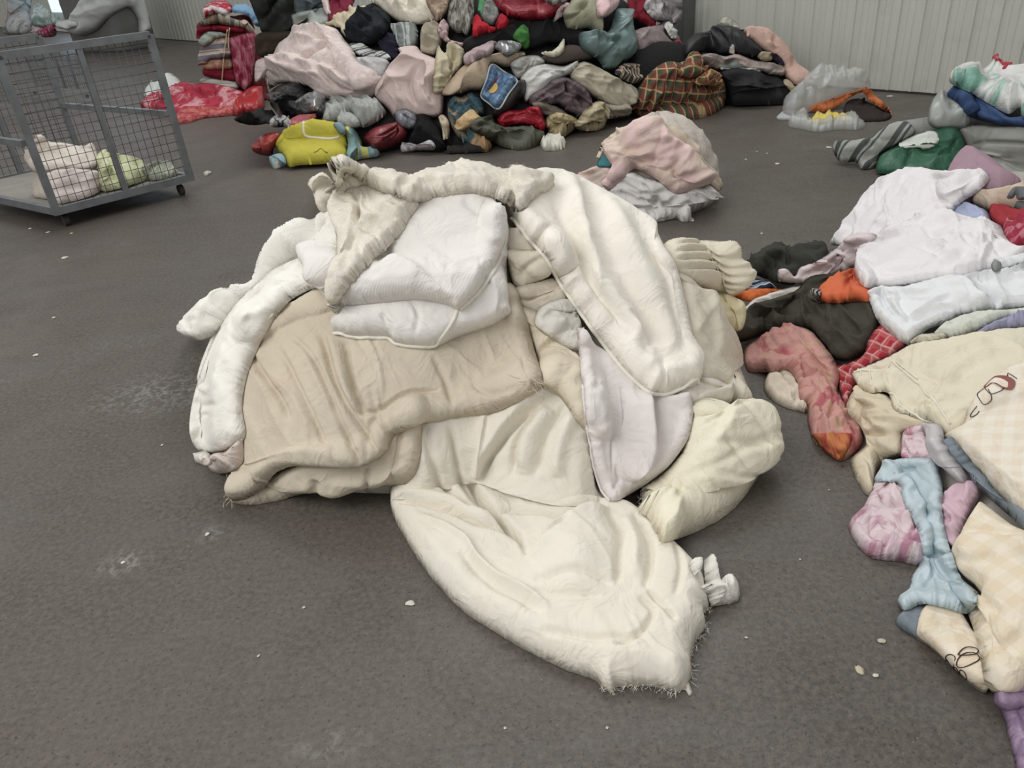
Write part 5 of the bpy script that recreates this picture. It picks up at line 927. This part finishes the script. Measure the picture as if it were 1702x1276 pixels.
r('garment', K6([(105, 735), (145, 682), (240, 688), (305, 735), (250, 755), (120, 755)]), fabric((176, 194, 206), (50, 56, 76), 'stripe', .9), 'light blue cloth with dark stripes between ribbed quilt and dark trousers', 'clothing', th=.025)
r('garment', K6([(50, 765), (180, 738), (335, 742), (280, 780), (170, 815), (75, 790)]), fabric((232, 116, 56)), 'flat orange strip of cloth beside the ribbed quilt', 'clothing', th=.02)
r('garment', K6([(105, 870), (150, 820), (200, 788), (380, 728), (480, 716), (498, 752), (420, 790), (300, 830), (180, 880)]), fabric((230, 226, 216)), 'white cloth strip between orange strip and olive trousers', 'clothing', th=.02)
r('garment', K6([(312, 690), (312, 632), (365, 632), (405, 668), (440, 618), (540, 580), (640, 510), (760, 436), (860, 436), (850, 530), (750, 620), (640, 660), (480, 700), (335, 702)]), fabric((222, 208, 208)), 'pinkish white sleeve reaching over the dark green trousers', 'clothing', th=.035, wr=(.016, .07, -30, 2.5), creases=[('v', -.02, 4, K6([(480, 650), (600, 580), (740, 500)])), ('v', -.016, 3, K6([(520, 680), (660, 610), (780, 520)]))])
r('trousers', K6([(42, 1005), (80, 920), (130, 870), (160, 830), (300, 788), (390, 758), (430, 732), (480, 678), (540, 658), (650, 658), (690, 740), (720, 800), (830, 800), (872, 850), (884, 930), (822, 1062), (772, 1112), (690, 1142), (620, 1124), (570, 1062), (500, 972), (430, 955), (330, 965), (250, 985), (150, 1025), (68, 1044)]), fabric((70, 67, 57)), 'olive trousers crumpled in the heap beside the cream pile', 'trousers', th=.06, wr=(.016, .11, 30, 1.8), folds=(30, .015, 5, 32),
   creases=[('f', .035, 12, K6([(470, 940), (520, 860), (640, 810), (720, 800)])), ('f', .03, 10, K6([(620, 1110), (680, 980), (720, 820)])), ('v', -.03, 4, K6([(310, 900), (370, 840), (400, 770)])), ('v', -.03, 5, K6([(150, 930), (280, 900), (430, 930)])), ('v', -.025, 4, K6([(440, 920), (550, 850), (620, 810)]))])
so = r('knit_garment', K6([(530, 800), (545, 755), (580, 700), (640, 658), (740, 626), (830, 690), (850, 800), (720, 812), (610, 820)]), fabric((228, 108, 66)), 'orange cloth with striped cuff lying on the olive trousers', 'clothing', th=.045, edge=.04, wr=(.008, .08, 30, 1))
cloth('striped_cuff', K6([(498, 800), (510, 755), (535, 735), (555, 745), (545, 790), (540, 815), (515, 812)]), HR, fabric((196, 190, 184), (50, 50, 52), 'stripe', .35), th=.02, edge=.02, parent=so.o, rot=70)
r('garment', K7([(165, 480), (195, 400), (260, 388), (330, 410), (370, 480), (390, 560), (418, 625), (340, 612), (240, 574), (185, 530)]), fabric((226, 212, 192)), 'cream shirt corner on the floor under the pink flowered garment', 'clothing', th=.03, wr=(.02, .06, 20, 1.5), creases=[('v', -.02, 3, K7([(240, 420), (300, 470), (360, 470)]))])
r('garment', K7([(565, 365), (640, 345), (720, 300), (750, 218), (810, 140), (880, 160), (960, 230), (900, 300), (760, 370), (700, 420), (690, 490), (622, 586), (600, 545), (575, 460)]), fabric((176, 46, 58), (206, 96, 96), 'plaid', .5, c3=(214, 160, 158)), 'red plaid shirt showing between olive trousers and cream lace sheet', 'shirt', th=.03, rot=30)
fg = r('garment', K7([(55, 275), (75, 390), (180, 398), (300, 384), (355, 460), (365, 540), (408, 600), (412, 680), (438, 775), (500, 835), (560, 880), (604, 894), (664, 862), (720, 795), (705, 700), (645, 640), (605, 560), (575, 500), (588, 430), (562, 330), (502, 250), (430, 168), (350, 142), (280, 148), (200, 200), (130, 208)]), fabric((206, 150, 140), (186, 96, 102), 'floral', 1.4, c3=(196, 168, 130), var=.08), 'pink flowered blouse crumpled on the edge of the heap beside the cream pile', 'blouse', th=.05, wr=(.014, .08, 55, 1.8), folds=(34, .013, 4.5, 38),
   creases=[('f', .025, 8, K7([(200, 380), (280, 300), (400, 260)])), ('v', -.025, 4, K7([(360, 450), (440, 430), (480, 400)])), ('f', .02, 7, K7([(470, 720), (490, 600), (560, 520)])), ('v', -.02, 3, K7([(510, 740), (540, 640), (560, 540)])), ('v', -.02, 4, K7([(600, 700), (580, 600), (570, 520)])), ('v', -.02, 4, K7([(560, 760), (640, 740), (710, 720)]))])
cloth('collar', K7([(436, 745), (520, 740), (600, 735), (660, 745), (650, 800), (600, 892), (545, 870), (490, 825)]), HR, fabric((206, 130, 70), (176, 60, 62), 'marble', .5), th=.012, edge=.02, parent=fg.o, wr=(.01, .04, 60, 2))
# white sheets in the middle
r('bed_sheet', K6([(735, 640), (760, 580), (800, 520), (880, 488), (960, 402), (1080, 368), (1200, 348), (1320, 344), (1450, 368), (1545, 378), (1580, 440), (1640, 520), (1702, 560), (1620, 640), (1500, 660), (1380, 690), (1250, 700), (1100, 720), (900, 745), (800, 730), (745, 680)]), m_sheet, 'pinkish white gathered sheet across the middle of the heap', 'sheet', th=.07, edge=.05, smooth=16, wr=(.02, .12, -12, 3),
   creases=[('f', .03, 10, K6([(800, 560), (900, 500), (1050, 470), (1200, 430), (1380, 420)])), ('v', -.02, 4, K6([(1150, 470), (1230, 510), (1320, 520)])), ('v', -.022, 4, K6([(900, 690), (1100, 660), (1300, 610), (1420, 580)])), ('v', -.02, 4, K6([(1340, 500), (1410, 560), (1440, 590)])), ('v', .012, 4, K6([(1440, 470), (1440, 530), (1450, 580)])), ('v', -.02, 4, K6([(1200, 430), (1380, 420), (1530, 430)])), ('v', -.02, 5, K6([(880, 520), (960, 460), (1100, 400)]))])
r('bed_sheet', K6([(812, 755), (860, 735), (1000, 725), (1100, 700), (1260, 660), (1400, 640), (1500, 620), (1560, 570), (1702, 535), (1950, 520), (2100, 560), (2100, 880), (1700, 850), (1500, 868), (1320, 895), (1250, 935), (1150, 965), (1045, 1052), (960, 1002), (880, 932), (840, 850)]), m_sheet2, 'bluish white sheet sagging in big folds below the gathered sheet', 'sheet', th=.06, edge=.05, smooth=14, wr=(.02, .14, 20, 2.2),
   creases=[('f', .04, 14, K6([(1700, 850), (1520, 860), (1430, 790), (1330, 700), (1260, 660)])), ('v', -.026, 5, K6([(1290, 680), (1380, 730), (1450, 800), (1560, 850)])), ('v', -.026, 5, K6([(1000, 760), (1040, 730), (1150, 720)])), ('f', .03, 12, K6([(1060, 950), (1000, 860), (1000, 770)])), ('v', -.02, 5, K6([(1080, 950), (1200, 900), (1400, 860)])), ('v', -.02, 4, K6([(860, 770), (930, 850), (1000, 940)])), ('v', .016, 5, K6([(1320, 700), (1420, 690), (1480, 690)])), ('v', -.022, 4, K6([(1380, 630), (1440, 670), (1510, 640)]))])
r('garment', K6([(1500, 610), (1520, 585), (1556, 590), (1558, 630), (1520, 645)]), fabric((150, 154, 152)), 'small grey cloth knot on the bluish white sheet', 'clothing', th=.025, edge=.02)
r('bed_sheet', K6([(1180, 990), (1240, 935), (1320, 892), (1500, 868), (1702, 840), (1950, 860), (1950, 920), (1640, 900), (1480, 960), (1330, 1010), (1220, 1016)]), fabric((214, 218, 204)), 'greenish white sheet hem under the bluish white sheet', 'sheet', th=.03, wr=(.018, .07, 20, 2))
r('skirt', K6([(1412, 985), (1500, 930), (1620, 885), (1750, 865), (2000, 870), (2000, 980), (1620, 970), (1440, 1005)]), fabric((160, 160, 190)), 'grey purple ruffled skirt below the bluish white sheet', 'skirt', th=.03, wr=(.02, .04, 75, 2.5))
r('lace_cloth', K6([(1040, 1045), (1090, 1000), (1180, 985), (1250, 990), (1250, 1030), (1100, 1058)]), fabric((222, 216, 196), (196, 190, 168), 'mottle', .6), 'small lace edged cloth under the greenish white hem', 'cloth', th=.02, edge=.02, wr=(.015, .03, 0, 1))
# cream lace sheet and the quilts at the front
r('quilt', K7([(630, 570), (690, 478), (800, 480), (900, 560), (1010, 640), (1120, 690), (1090, 730), (960, 750), (950, 850), (880, 890), (800, 960), (775, 1085), (722, 1066), (668, 965), (652, 882), (735, 800), (705, 700), (645, 640)]), fabric((220, 206, 178)), 'cream cotton quilt puffed on the floor between flowered blouse and blue pillowcase', 'quilt', th=.06, edge=.05, wr=(.018, .10, 20, 1.6), creases=[('f', .03, 12, K7([(720, 760), (730, 660), (800, 620), (900, 640)])), ('v', -.02, 4, K7([(740, 780), (840, 770), (940, 760)])), ('v', -.016, 4, K7([(680, 900), (740, 960), (770, 1060)]))])
ls = r('lace_sheet', K7([(660, 405), (740, 362), (820, 330), (900, 290), (1000, 240), (1150, 215), (1300, 200), (1500, 170), (1619, 160), (1950, 150), (2150, 300), (2150, 560), (1619, 600), (1400, 660), (1260, 740), (1190, 760), (1100, 690), (980, 640), (890, 600), (862, 515), (760, 512), (690, 470)]), fabric((226, 217, 192), var=.06), 'cream sheet with frayed lace border covering the front of the heap', 'sheet', th=.035, edge=.03, smooth=16, wr=(.014, .13, -20, 2.4), torn=1.2,
   creases=[('f', .02, 10, K7([(890, 600), (870, 500), (900, 400), (1010, 330)])), ('v', -.012, 4, K7([(1050, 440), (1200, 480), (1330, 460)])), ('v', .010, 6, K7([(1100, 380), (1250, 330), (1450, 260)])), ('v', -.014, 4, K7([(900, 600), (1000, 600), (1110, 660)])), ('v', -.014, 4, K7([(760, 370), (830, 400), (960, 360)]))])
for pl_ in ([(670, 410), (720, 400), (780, 410), (860, 400), (900, 350)], [(900, 350), (940, 390), (1000, 450), (1060, 500)], [(870, 520), (930, 600), (1020, 650), (1110, 690)], [(1060, 500), (1110, 570), (1170, 640), (1230, 720)], [(770, 410), (775, 470), (780, 505)], [(690, 380), (720, 420), (700, 470)], [(930, 360), (990, 420), (1050, 470)]):
    cord('lace_trim', ls, K7(pl_), .0035, fabric((236, 230, 212)), up=.002, seg=4)
r('garment', K7([(945, 730), (1050, 695), (1090, 760), (1130, 880), (1040, 900), (940, 885)]), fabric((228, 206, 212), (196, 130, 150), 'floral', .7), 'white cloth with small pink flowers above the blue pillowcase', 'clothing', th=.025)
r('garment', K8([(186, 200), (240, 140), (290, 40), (330, -30), (440, -40), (460, 120), (510, 220), (530, 350), (494, 374), (430, 358), (300, 344), (236, 292)]), fabric((222, 202, 206), (184, 128, 150), 'floral', 1.2, c3=(204, 170, 186)), 'purple and pink flowered pillowcase crumpled on the floor under the blue one', 'pillowcase', th=.07, edge=.06, wr=(.022, .10, 25, 2), creases=[('f', .03, 10, K8([(500, 340), (400, 300), (290, 260)])), ('v', -.022, 4, K8([(280, 280), (340, 310), (350, 340)])), ('v', -.02, 4, K8([(300, 60), (340, 140), (420, 160)]))])
r('garment', K8([(592, 190), (612, 80), (680, 10), (760, 0), (770, 70), (720, 160), (680, 300), (630, 282)]), fabric((216, 182, 196)), 'plain pink cloth strip beside the blue pillowcase', 'clothing', th=.035, wr=(.016, .06, 70, 2))
# checked quilt: lower fold, corner, grey binding, upper fold
m_check = fabric((232, 221, 200), (226, 209, 180), 'check', .8, c3=None, bump=.3, var=.04)
cq = empty('checked_quilt', tuple(floor_pt(1690, 1130))); tag(cq, 'cream and yellow checked quilt with grey blue binding and printed drawings', 'quilt', GR)
gy = fabric((130, 142, 152))
cb = cloth('backing_corner', K8([(398, 632), (430, 580), (530, 540), (700, 590), (760, 720), (800, 934), (740, 912), (640, 822), (560, 742), (495, 702)]), HR, gy, th=.02, edge=.02, parent=cq, wr=(.008, .08, 20, 1))
cn = cloth('lower_corner', K8([(494, 690), (500, 600), (530, 565), (600, 575), (690, 610), (745, 710), (775, 790), (806, 936), (745, 912), (645, 824), (560, 744)]), HR, m_check, th=.025, edge=.025, parent=cq, rot=10, wr=(.008, .08, 40, 1.4))
cl = cloth('lower_fold', K8([(680, 360), (700, 260), (730, 180), (790, 110), (880, 170), (970, 250), (1300, 420), (1400, 700), (1300, 930), (970, 900), (880, 930), (832, 938), (792, 885), (772, 760), (742, 650), (716, 570), (725, 530), (780, 520), (800, 530), (760, 480), (700, 420)]), HR, m_check, th=.06, edge=.05, parent=cq, rot=-12, smooth=14, wr=(.018, .14, 60, 1.6), s=2.8,
     creases=[('f', .035, 16, K8([(800, 900), (780, 760), (745, 650), (720, 560)])), ('v', -.02, 6, K8([(760, 500), (850, 580), (920, 660)])), ('v', -.018, 6, K8([(850, 600), (880, 720), (960, 800)])), ('v', -.012, 5, K8([(720, 300), (850, 310), (1000, 330)])), ('v', .012, 8, K8([(880, 880), (930, 780), (1000, 700)])), ('v', -.014, 6, K8([(690, 380), (780, 420), (880, 420)]))])
r('pillowcase', [(1452, 798), (1474, 768), (1506, 761), (1552, 763), (1562, 786), (1567, 812), (1566, 845), (1571, 882), (1583, 922), (1598, 960), (1624, 984), (1622, 1006), (1606, 1020), (1564, 1008), (1532, 1004), (1504, 1014), (1491, 1001), (1508, 986), (1516, 957), (1530, 934), (1534, 912), (1520, 868), (1502, 836), (1496, 806), (1476, 800)], fabric((188, 206, 213), rough=.55, var=.05), 'shiny light blue pillowcase hanging down over the flowered pillowcase', 'pillowcase', th=.04, edge=.035, smooth=12, wr=(.006, .09, 70, 1.8), folds=(12, .006, 4, 25),
   creases=[('v', -.02, 4, [(1456, 800), (1490, 790), (1530, 775)]), ('v', .014, 4, [(1500, 800), (1530, 850), (1560, 845)]), ('v', -.022, 4, [(1534, 924), (1560, 926), (1582, 918)]), ('v', .012, 5, [(1525, 870), (1545, 900), (1570, 910)]), ('f', .02, 8, [(1582, 1000), (1580, 965), (1560, 940)]), ('v', -.016, 3, [(1588, 972), (1606, 974), (1622, 985)]), ('v', -.014, 3, [(1540, 930), (1550, 960), (1535, 990)])])
cu = cloth('upper_fold', K7([(1185, 775), (1245, 725), (1285, 670), (1300, 610), (1370, 530), (1480, 455), (1619, 395), (1850, 340), (2150, 380), (2150, 1500), (1850, 1460), (1619, 1240), (1500, 1120), (1400, 1010), (1290, 890)]), HR, fabric((234, 226, 211), (228, 215, 192), 'check', .7, bump=.3, var=.04), th=.06, edge=.04, parent=cq, rot=-30, smooth=20, wr=(.008, .14, 40, 1.4), s=2.8)
bd = cloth('binding', K7([(1172, 792), (1190, 768), (1216, 758), (1280, 840), (1350, 925), (1480, 1060), (1619, 1185), (1860, 1380), (1900, 1480), (1860, 1500), (1619, 1272), (1480, 1150), (1380, 1060), (1280, 940), (1220, 860)]), HR, gy, th=.02, edge=.012, parent=cq, wr=(.004, .08, 40, 2), s=2.2)
r('plastic_film', K7([(1045, 690), (1110, 680), (1160, 700), (1185, 800), (1300, 975), (1290, 1010), (1230, 1000), (1140, 900), (1100, 800)]), plain('milky_film', (222, 218, 220), .35, alpha=.75), 'milky plastic strip under the binding of the checked quilt', 'plastic strip', th=.02, edge=.02)
# printed line drawings on the quilt
ink = fabric((62, 44, 42)); brn = fabric((150, 92, 84)); 
def print_patch(it, pts, mat, name, parent, up=.004):
    p = on_cloth(it, pts, up, closed=True, step=2.0); n = len(p)
    link_mesh(name, np.concatenate([p, [p.mean(0) + np.array([0, 0, .001])]]), [[i, (i + 1) % n, n] for i in range(n)], mat, parent)
print_patch(cu, K7([(1395, 545), (1420, 520), (1470, 500), (1530, 500), (1565, 525), (1550, 555), (1500, 560), (1450, 540), (1405, 560)]), brn, 'printed_hair', cq)
cord('printed_line', cu, K7([(1400, 555), (1420, 585), (1450, 580), (1490, 565), (1500, 555)]), .0012, ink, up=.003, parent=cq, seg=4)
cord('printed_line', cu, K7([(1395, 560), (1350, 575), (1375, 620), (1430, 600), (1420, 570)]), .0012, ink, up=.003, parent=cq, seg=4)
cord('printed_line', cu, K7([(1340, 620), (1315, 640), (1305, 665), (1340, 660), (1350, 640)]), .0012, ink, up=.003, parent=cq, seg=4)
cord('printed_line', cu, K7([(1530, 500), (1535, 485), (1555, 500), (1570, 510)]), .0012, ink, up=.003, parent=cq, seg=4)
for q in ([(640, 800), (665, 790), (690, 810), (680, 830), (655, 835)], [(690, 800), (700, 775), (735, 780), (740, 805), (720, 810)], [(660, 840), (680, 835), (695, 850), (680, 865), (660, 855)], [(695, 835), (700, 800), (730, 800), (750, 830), (720, 850)], [(690, 860), (710, 850), (730, 870), (720, 890), (700, 885)]):
    cord('printed_flower', cn, K8(q), .0012, ink, up=.003, parent=cq, closed=True, seg=4)
cord('printed_flower', cn, K8([(620, 806), (650, 800), (640, 830), (670, 838), (660, 850)]), .0012, ink, up=.003, parent=cq, seg=4)
r('satin_sheet', K8([(836, 945), (900, 930), (970, 898), (1300, 900), (1300, 1500), (980, 1500), (940, 1300), (905, 1150), (870, 1030)]), fabric((138, 112, 144), (176, 152, 178), 'floral', 1.6, rough=.4), 'purple patterned satin sheet on the floor at the foot of the checked quilt', 'sheet', th=.05, edge=.05, wr=(.012, .14, 80, 2))

# ------------------------------------------------------------------ wire cart with textiles in it
A_ = floor_pt(96, 357, .10); R_ = floor_pt(317.6, 300, .10); ex = (R_ - A_)[:2]; CWID = np.linalg.norm(ex); ex = ex / CWID; ey = np.array([-.80, .60]); CLEN = 1.5; CTOP = 1.10
def cp(x, y, z): return np.array([A_[0] + ex[0] * x + ey[0] * y, A_[1] + ex[1] * x + ey[1] * y, z])
crz = math.atan2(ex[1], ex[0])
m_steel = plain('painted_steel', (132, 136, 140), .42, .5, var=.25); m_dark = plain('dark_steel', (92, 94, 98), .5, .4, var=.2); m_rub = plain('caster_rubber', (56, 54, 52), .7)
ct = empty('wire_cart', tuple(cp(0, 0, 0))); tag(ct, 'grey steel roll cart with wire mesh sides and low end gates', 'cart')
def bar(name, a, b_, w, h, mat=m_steel, parent=ct):
    a = np.array(a); b_ = np.array(b_); d = b_ - a; L = np.linalg.norm(d); d /= L
    up = np.array([0, 0, 1.]) if abs(d[2]) < .9 else np.array([ex[0], ex[1], 0]); s_ = np.cross(d, up); s_ /= np.linalg.norm(s_); u = np.cross(s_, d)
    V = [p + s_ * sx * w / 2 + u * sy * h / 2 for p in (a, b_) for sx, sy in ((-1, -1), (1, -1), (1, 1), (-1, 1))]
    return link_mesh(name, V, [[0, 1, 2, 3][::-1], [4, 5, 6, 7], [0, 1, 5, 4], [1, 2, 6, 5], [2, 3, 7, 6], [3, 0, 4, 7]], mat, parent, smooth=False)
Wd, Ln = CWID, CLEN
for (x0_, y0_, x1_, y1_) in ((0, 0, Wd, 0), (0, Ln, Wd, Ln), (0, 0, 0, Ln), (Wd, 0, Wd, Ln)): bar('base_rail', cp(x0_, y0_, .125), cp(x1_, y1_, .125), .04, .05)
link_mesh('base_plate', [cp(0, 0, .13), cp(Wd, 0, .13), cp(Wd, Ln, .13), cp(0, Ln, .13), cp(0, 0, .137), cp(Wd, 0, .137), cp(Wd, Ln, .137), cp(0, Ln, .137)], [[3, 2, 1, 0], [4, 5, 6, 7], [0, 1, 5, 4], [1, 2, 6, 5], [2, 3, 7, 6], [3, 0, 4, 7]], plain('dusty_plate', (150, 146, 136), .7), ct, smooth=False)
for x, y in ((0, 0), (Wd, 0), (0, Ln), (Wd, Ln)): bar('post', cp(x, y, .10), cp(x, y, CTOP), .045, .045)
for x, y in ((Wd * .5, 0), (Wd * .5, Ln)): bar('middle_post', cp(x, y, .12), cp(x, y, CTOP), .035, .035)
for y in (0, Ln): bar('top_rail', cp(0, y, CTOP), cp(Wd, y, CTOP), .045, .045)
def mesh_panel(name, p0, p1, z0, z1, stepx, stepz, parent, rad=.0022):
    V = []; F = []; p0 = np.array(p0); p1 = np.array(p1); L = np.linalg.norm(p1 - p0)
    def w_(a, b_):
        v, f = tube([a, b_], rad, 4); F.extend([[i + len(V) for i in q] for q in f]); V.extend(v.tolist())
    for i in range(1, int(L / stepx)): q = p0 + (p1 - p0) * (i * stepx / L); w_(np.array([q[0], q[1], z0]), np.array([q[0], q[1], z1]))
    for j in range(1, int((z1 - z0) / stepz) + 1): z = z0 + j * stepz; w_(np.array([p0[0], p0[1], z]), np.array([p1[0], p1[1], z]))
    o = link_mesh(name, V, F, m_dark, parent); o['kind'] = 'stuff'; return o
mesh_panel('wire_mesh', cp(0, 0, 0), cp(Wd, 0, 0), .15, CTOP, .05, .06, ct)
mesh_panel('wire_mesh', cp(0, Ln, 0), cp(Wd, Ln, 0), .15, CTOP, .05, .06, ct)
for x in (0.0, Wd):                                              # low gates at both ends
    sgn = -.03 if x == 0 else .0
    g = bar('gate', cp(x + sgn, .02, .58), cp(x + sgn, Ln - .02, .58), .035, .04)
    for y in (.04, .34, .67, 1.0, Ln - .04): bar('gate_bar', cp(x + sgn, y, .15), cp(x + sgn, y, .57), .02, .035, m_steel, g)
    mesh_panel('wire_mesh', cp(x + sgn, 0, 0), cp(x + sgn, Ln, 0), .15, .56, .05, .09, g, .002)
for x, y in ((.06, .06), (Wd - .06, .06), (.06, Ln - .06), (Wd - .06, Ln - .06)):
    V, F = tube([cp(x, y, .04) - np.array([ex[0], ex[1], 0]) * .016, cp(x, y, .04) + np.array([ex[0], ex[1], 0]) * .016], .038, 18); w1 = link_mesh('caster', V, F, m_rub, ct, smooth=False)
    bar('caster_fork', cp(x, y, .05), cp(x, y, .10), .05, .035, m_steel, w1); bar('caster_plate', cp(x, y, .094), cp(x, y, .10), .09, .07, m_steel, w1)

HC = Heap((-200, 120, 420, 420), [('e', cp(.36, .50, .14), (.30, .34, .22), math.degrees(crz)), ('e', cp(.62, .40, .14), (.18, .26, .12), math.degrees(crz))], z0=.139, k=.05, ext=.2)
cc_ = laid(HC, 'textiles in the wire cart')
_c = HC.core('blanket', fabric((196, 186, 172)), tuple(cp(.38, .50, .15)), R=.6, shrink=.03); tag(_c, 'pale blanket at the bottom of the wire cart', 'blanket', 'textiles in the wire cart')
cc_('blanket', KC([(200, 420), (230, 300), (280, 250), (380, 245), (420, 280), (540, 288), (690, 315), (760, 285), (790, 320), (820, 420), (800, 500), (600, 515), (380, 540), (280, 530)]), fabric((222, 212, 200), var=.08), 'off white blanket folded in the wire cart, upper one', 'blanket', th=.05, edge=.06, wr=(.02, .12, 5, 2), creases=[('v', -.04, 5, KC([(330, 470), (480, 430), (640, 480), (760, 480)]))])
cc_('blanket', KC([(380, 620), (390, 550), (480, 515), (620, 505), (780, 520), (830, 560), (850, 660), (780, 720), (620, 770), (480, 790), (430, 700)]), fabric((226, 212, 204), var=.06), 'pinkish white rolled blanket at the near side of the wire cart', 'blanket', th=.06, edge=.07, wr=(.02, .12, 0, 2))
cc_('cloth', KC([(800, 400), (870, 335), (920, 400), (1000, 410), (1090, 395), (1180, 430), (1220, 500), (1250, 580), (1150, 620), (1020, 660), (860, 690), (830, 620), (820, 520)]), fabric((206, 214, 160), (226, 226, 190), 'mottle', 3), 'pale green yellow cloth in the wire cart beside the blankets', 'cloth', th=.05, edge=.05, wr=(.025, .09, 20, 1.6), ridge=1)
cc_('cloth', KC([(1180, 500), (1240, 460), (1360, 455), (1460, 510), (1510, 540), (1400, 580), (1260, 600), (1220, 560)]), fabric((140, 146, 126), (190, 194, 176), 'marble', .6), 'grey green crumpled cloth in the corner of the wire cart', 'cloth', th=.04, edge=.04, wr=(.03, .06, 20, 1), ridge=1)

# ------------------------------------------------------------------ lint and scraps on the floor
def scrap(name, x, y, sx, sy, mat, label, group, h=.006, seed=0):
    rnd = random.Random(seed); c = floor_pt(x, y); n = 9; mpp = np.linalg.norm(c - CW) / FPX; V = []
    ph = rnd.random() * 6
    for ring, (rr_, zz) in enumerate(((1, .0015), (.75, .7), (.35, 1.0))):
        for i in range(n):
            a = 2 * math.pi * i / n + ph; q = rr_ * (1 + rnd.uniform(-.35, .35))
            V.append((c[0] + math.cos(a) * sx * mpp * q, c[1] + math.sin(a) * sy * mpp * q * 1.6, .0015 if ring == 0 else h * zz * rnd.uniform(.5, 1.3)))
    F = [[r_ * n + i, r_ * n + (i + 1) % n, (r_ + 1) * n + (i + 1) % n, (r_ + 1) * n + i] for r_ in range(2) for i in range(n)] + [list(range(2 * n, 3 * n)), list(range(n))[::-1]]
    tag(link_mesh(name, V, F, mat), label, 'scrap', group)
m_lint = fabric((214, 208, 196), bump=.5); m_lint2 = fabric((196, 186, 160))
scrap('cotton_tuft', 345, 290, 6, 5, m_lint, 'white cotton tuft on the floor beside the wire cart caster', 'lint', .03, 1)
scrap('cotton_tuft', 1144, 1146, 5, 7, m_lint, 'small white cotton flock at the torn end of the cream duvet', 'lint', .01, 2)
scrap('paper_scrap', 682, 1003, 8, 4, m_lint, 'small white paper scrap on the floor beside the cream duvet', 'lint', .004, 3)
scrap('paper_scrap', 1464, 1065, 7, 3, m_lint2, 'pale scrap on the floor beside the checked quilt corner', 'lint', .004, 4)
scrap('paper_scrap', 1429, 1113, 6, 5, m_lint2, 'torn beige scrap on the floor beside the checked quilt corner', 'lint', .004, 5)
for k, (x, y, q) in enumerate([(1456, 1123, 4), (1292, 272, 4), (1240, 265, 2.5), (1258, 252, 2), (60, 590, 4), (108, 428, 5), (90, 528, 3), (345, 888, 4), (205, 935, 4), (1266, 388, 2.5), (1378, 245, 5), (1275, 255, 2), (1395, 248, 3), (505, 1010, 2.5), (430, 1090, 2.5), (840, 1210, 2.5), (1010, 1210, 2.5), (1240, 1060, 2.5), (1330, 930, 2), (270, 740, 2.5), (50, 380, 3), (80, 386, 3), (118, 388, 2.5), (1525, 210, 5), (1480, 160, 5), (1378, 815, 2)]):
    scrap('lint_speck', x, y, q, q * .6, m_lint, 'tiny white lint speck lying loose on the bare concrete floor', 'lint specks on the concrete', .004, 20 + k)
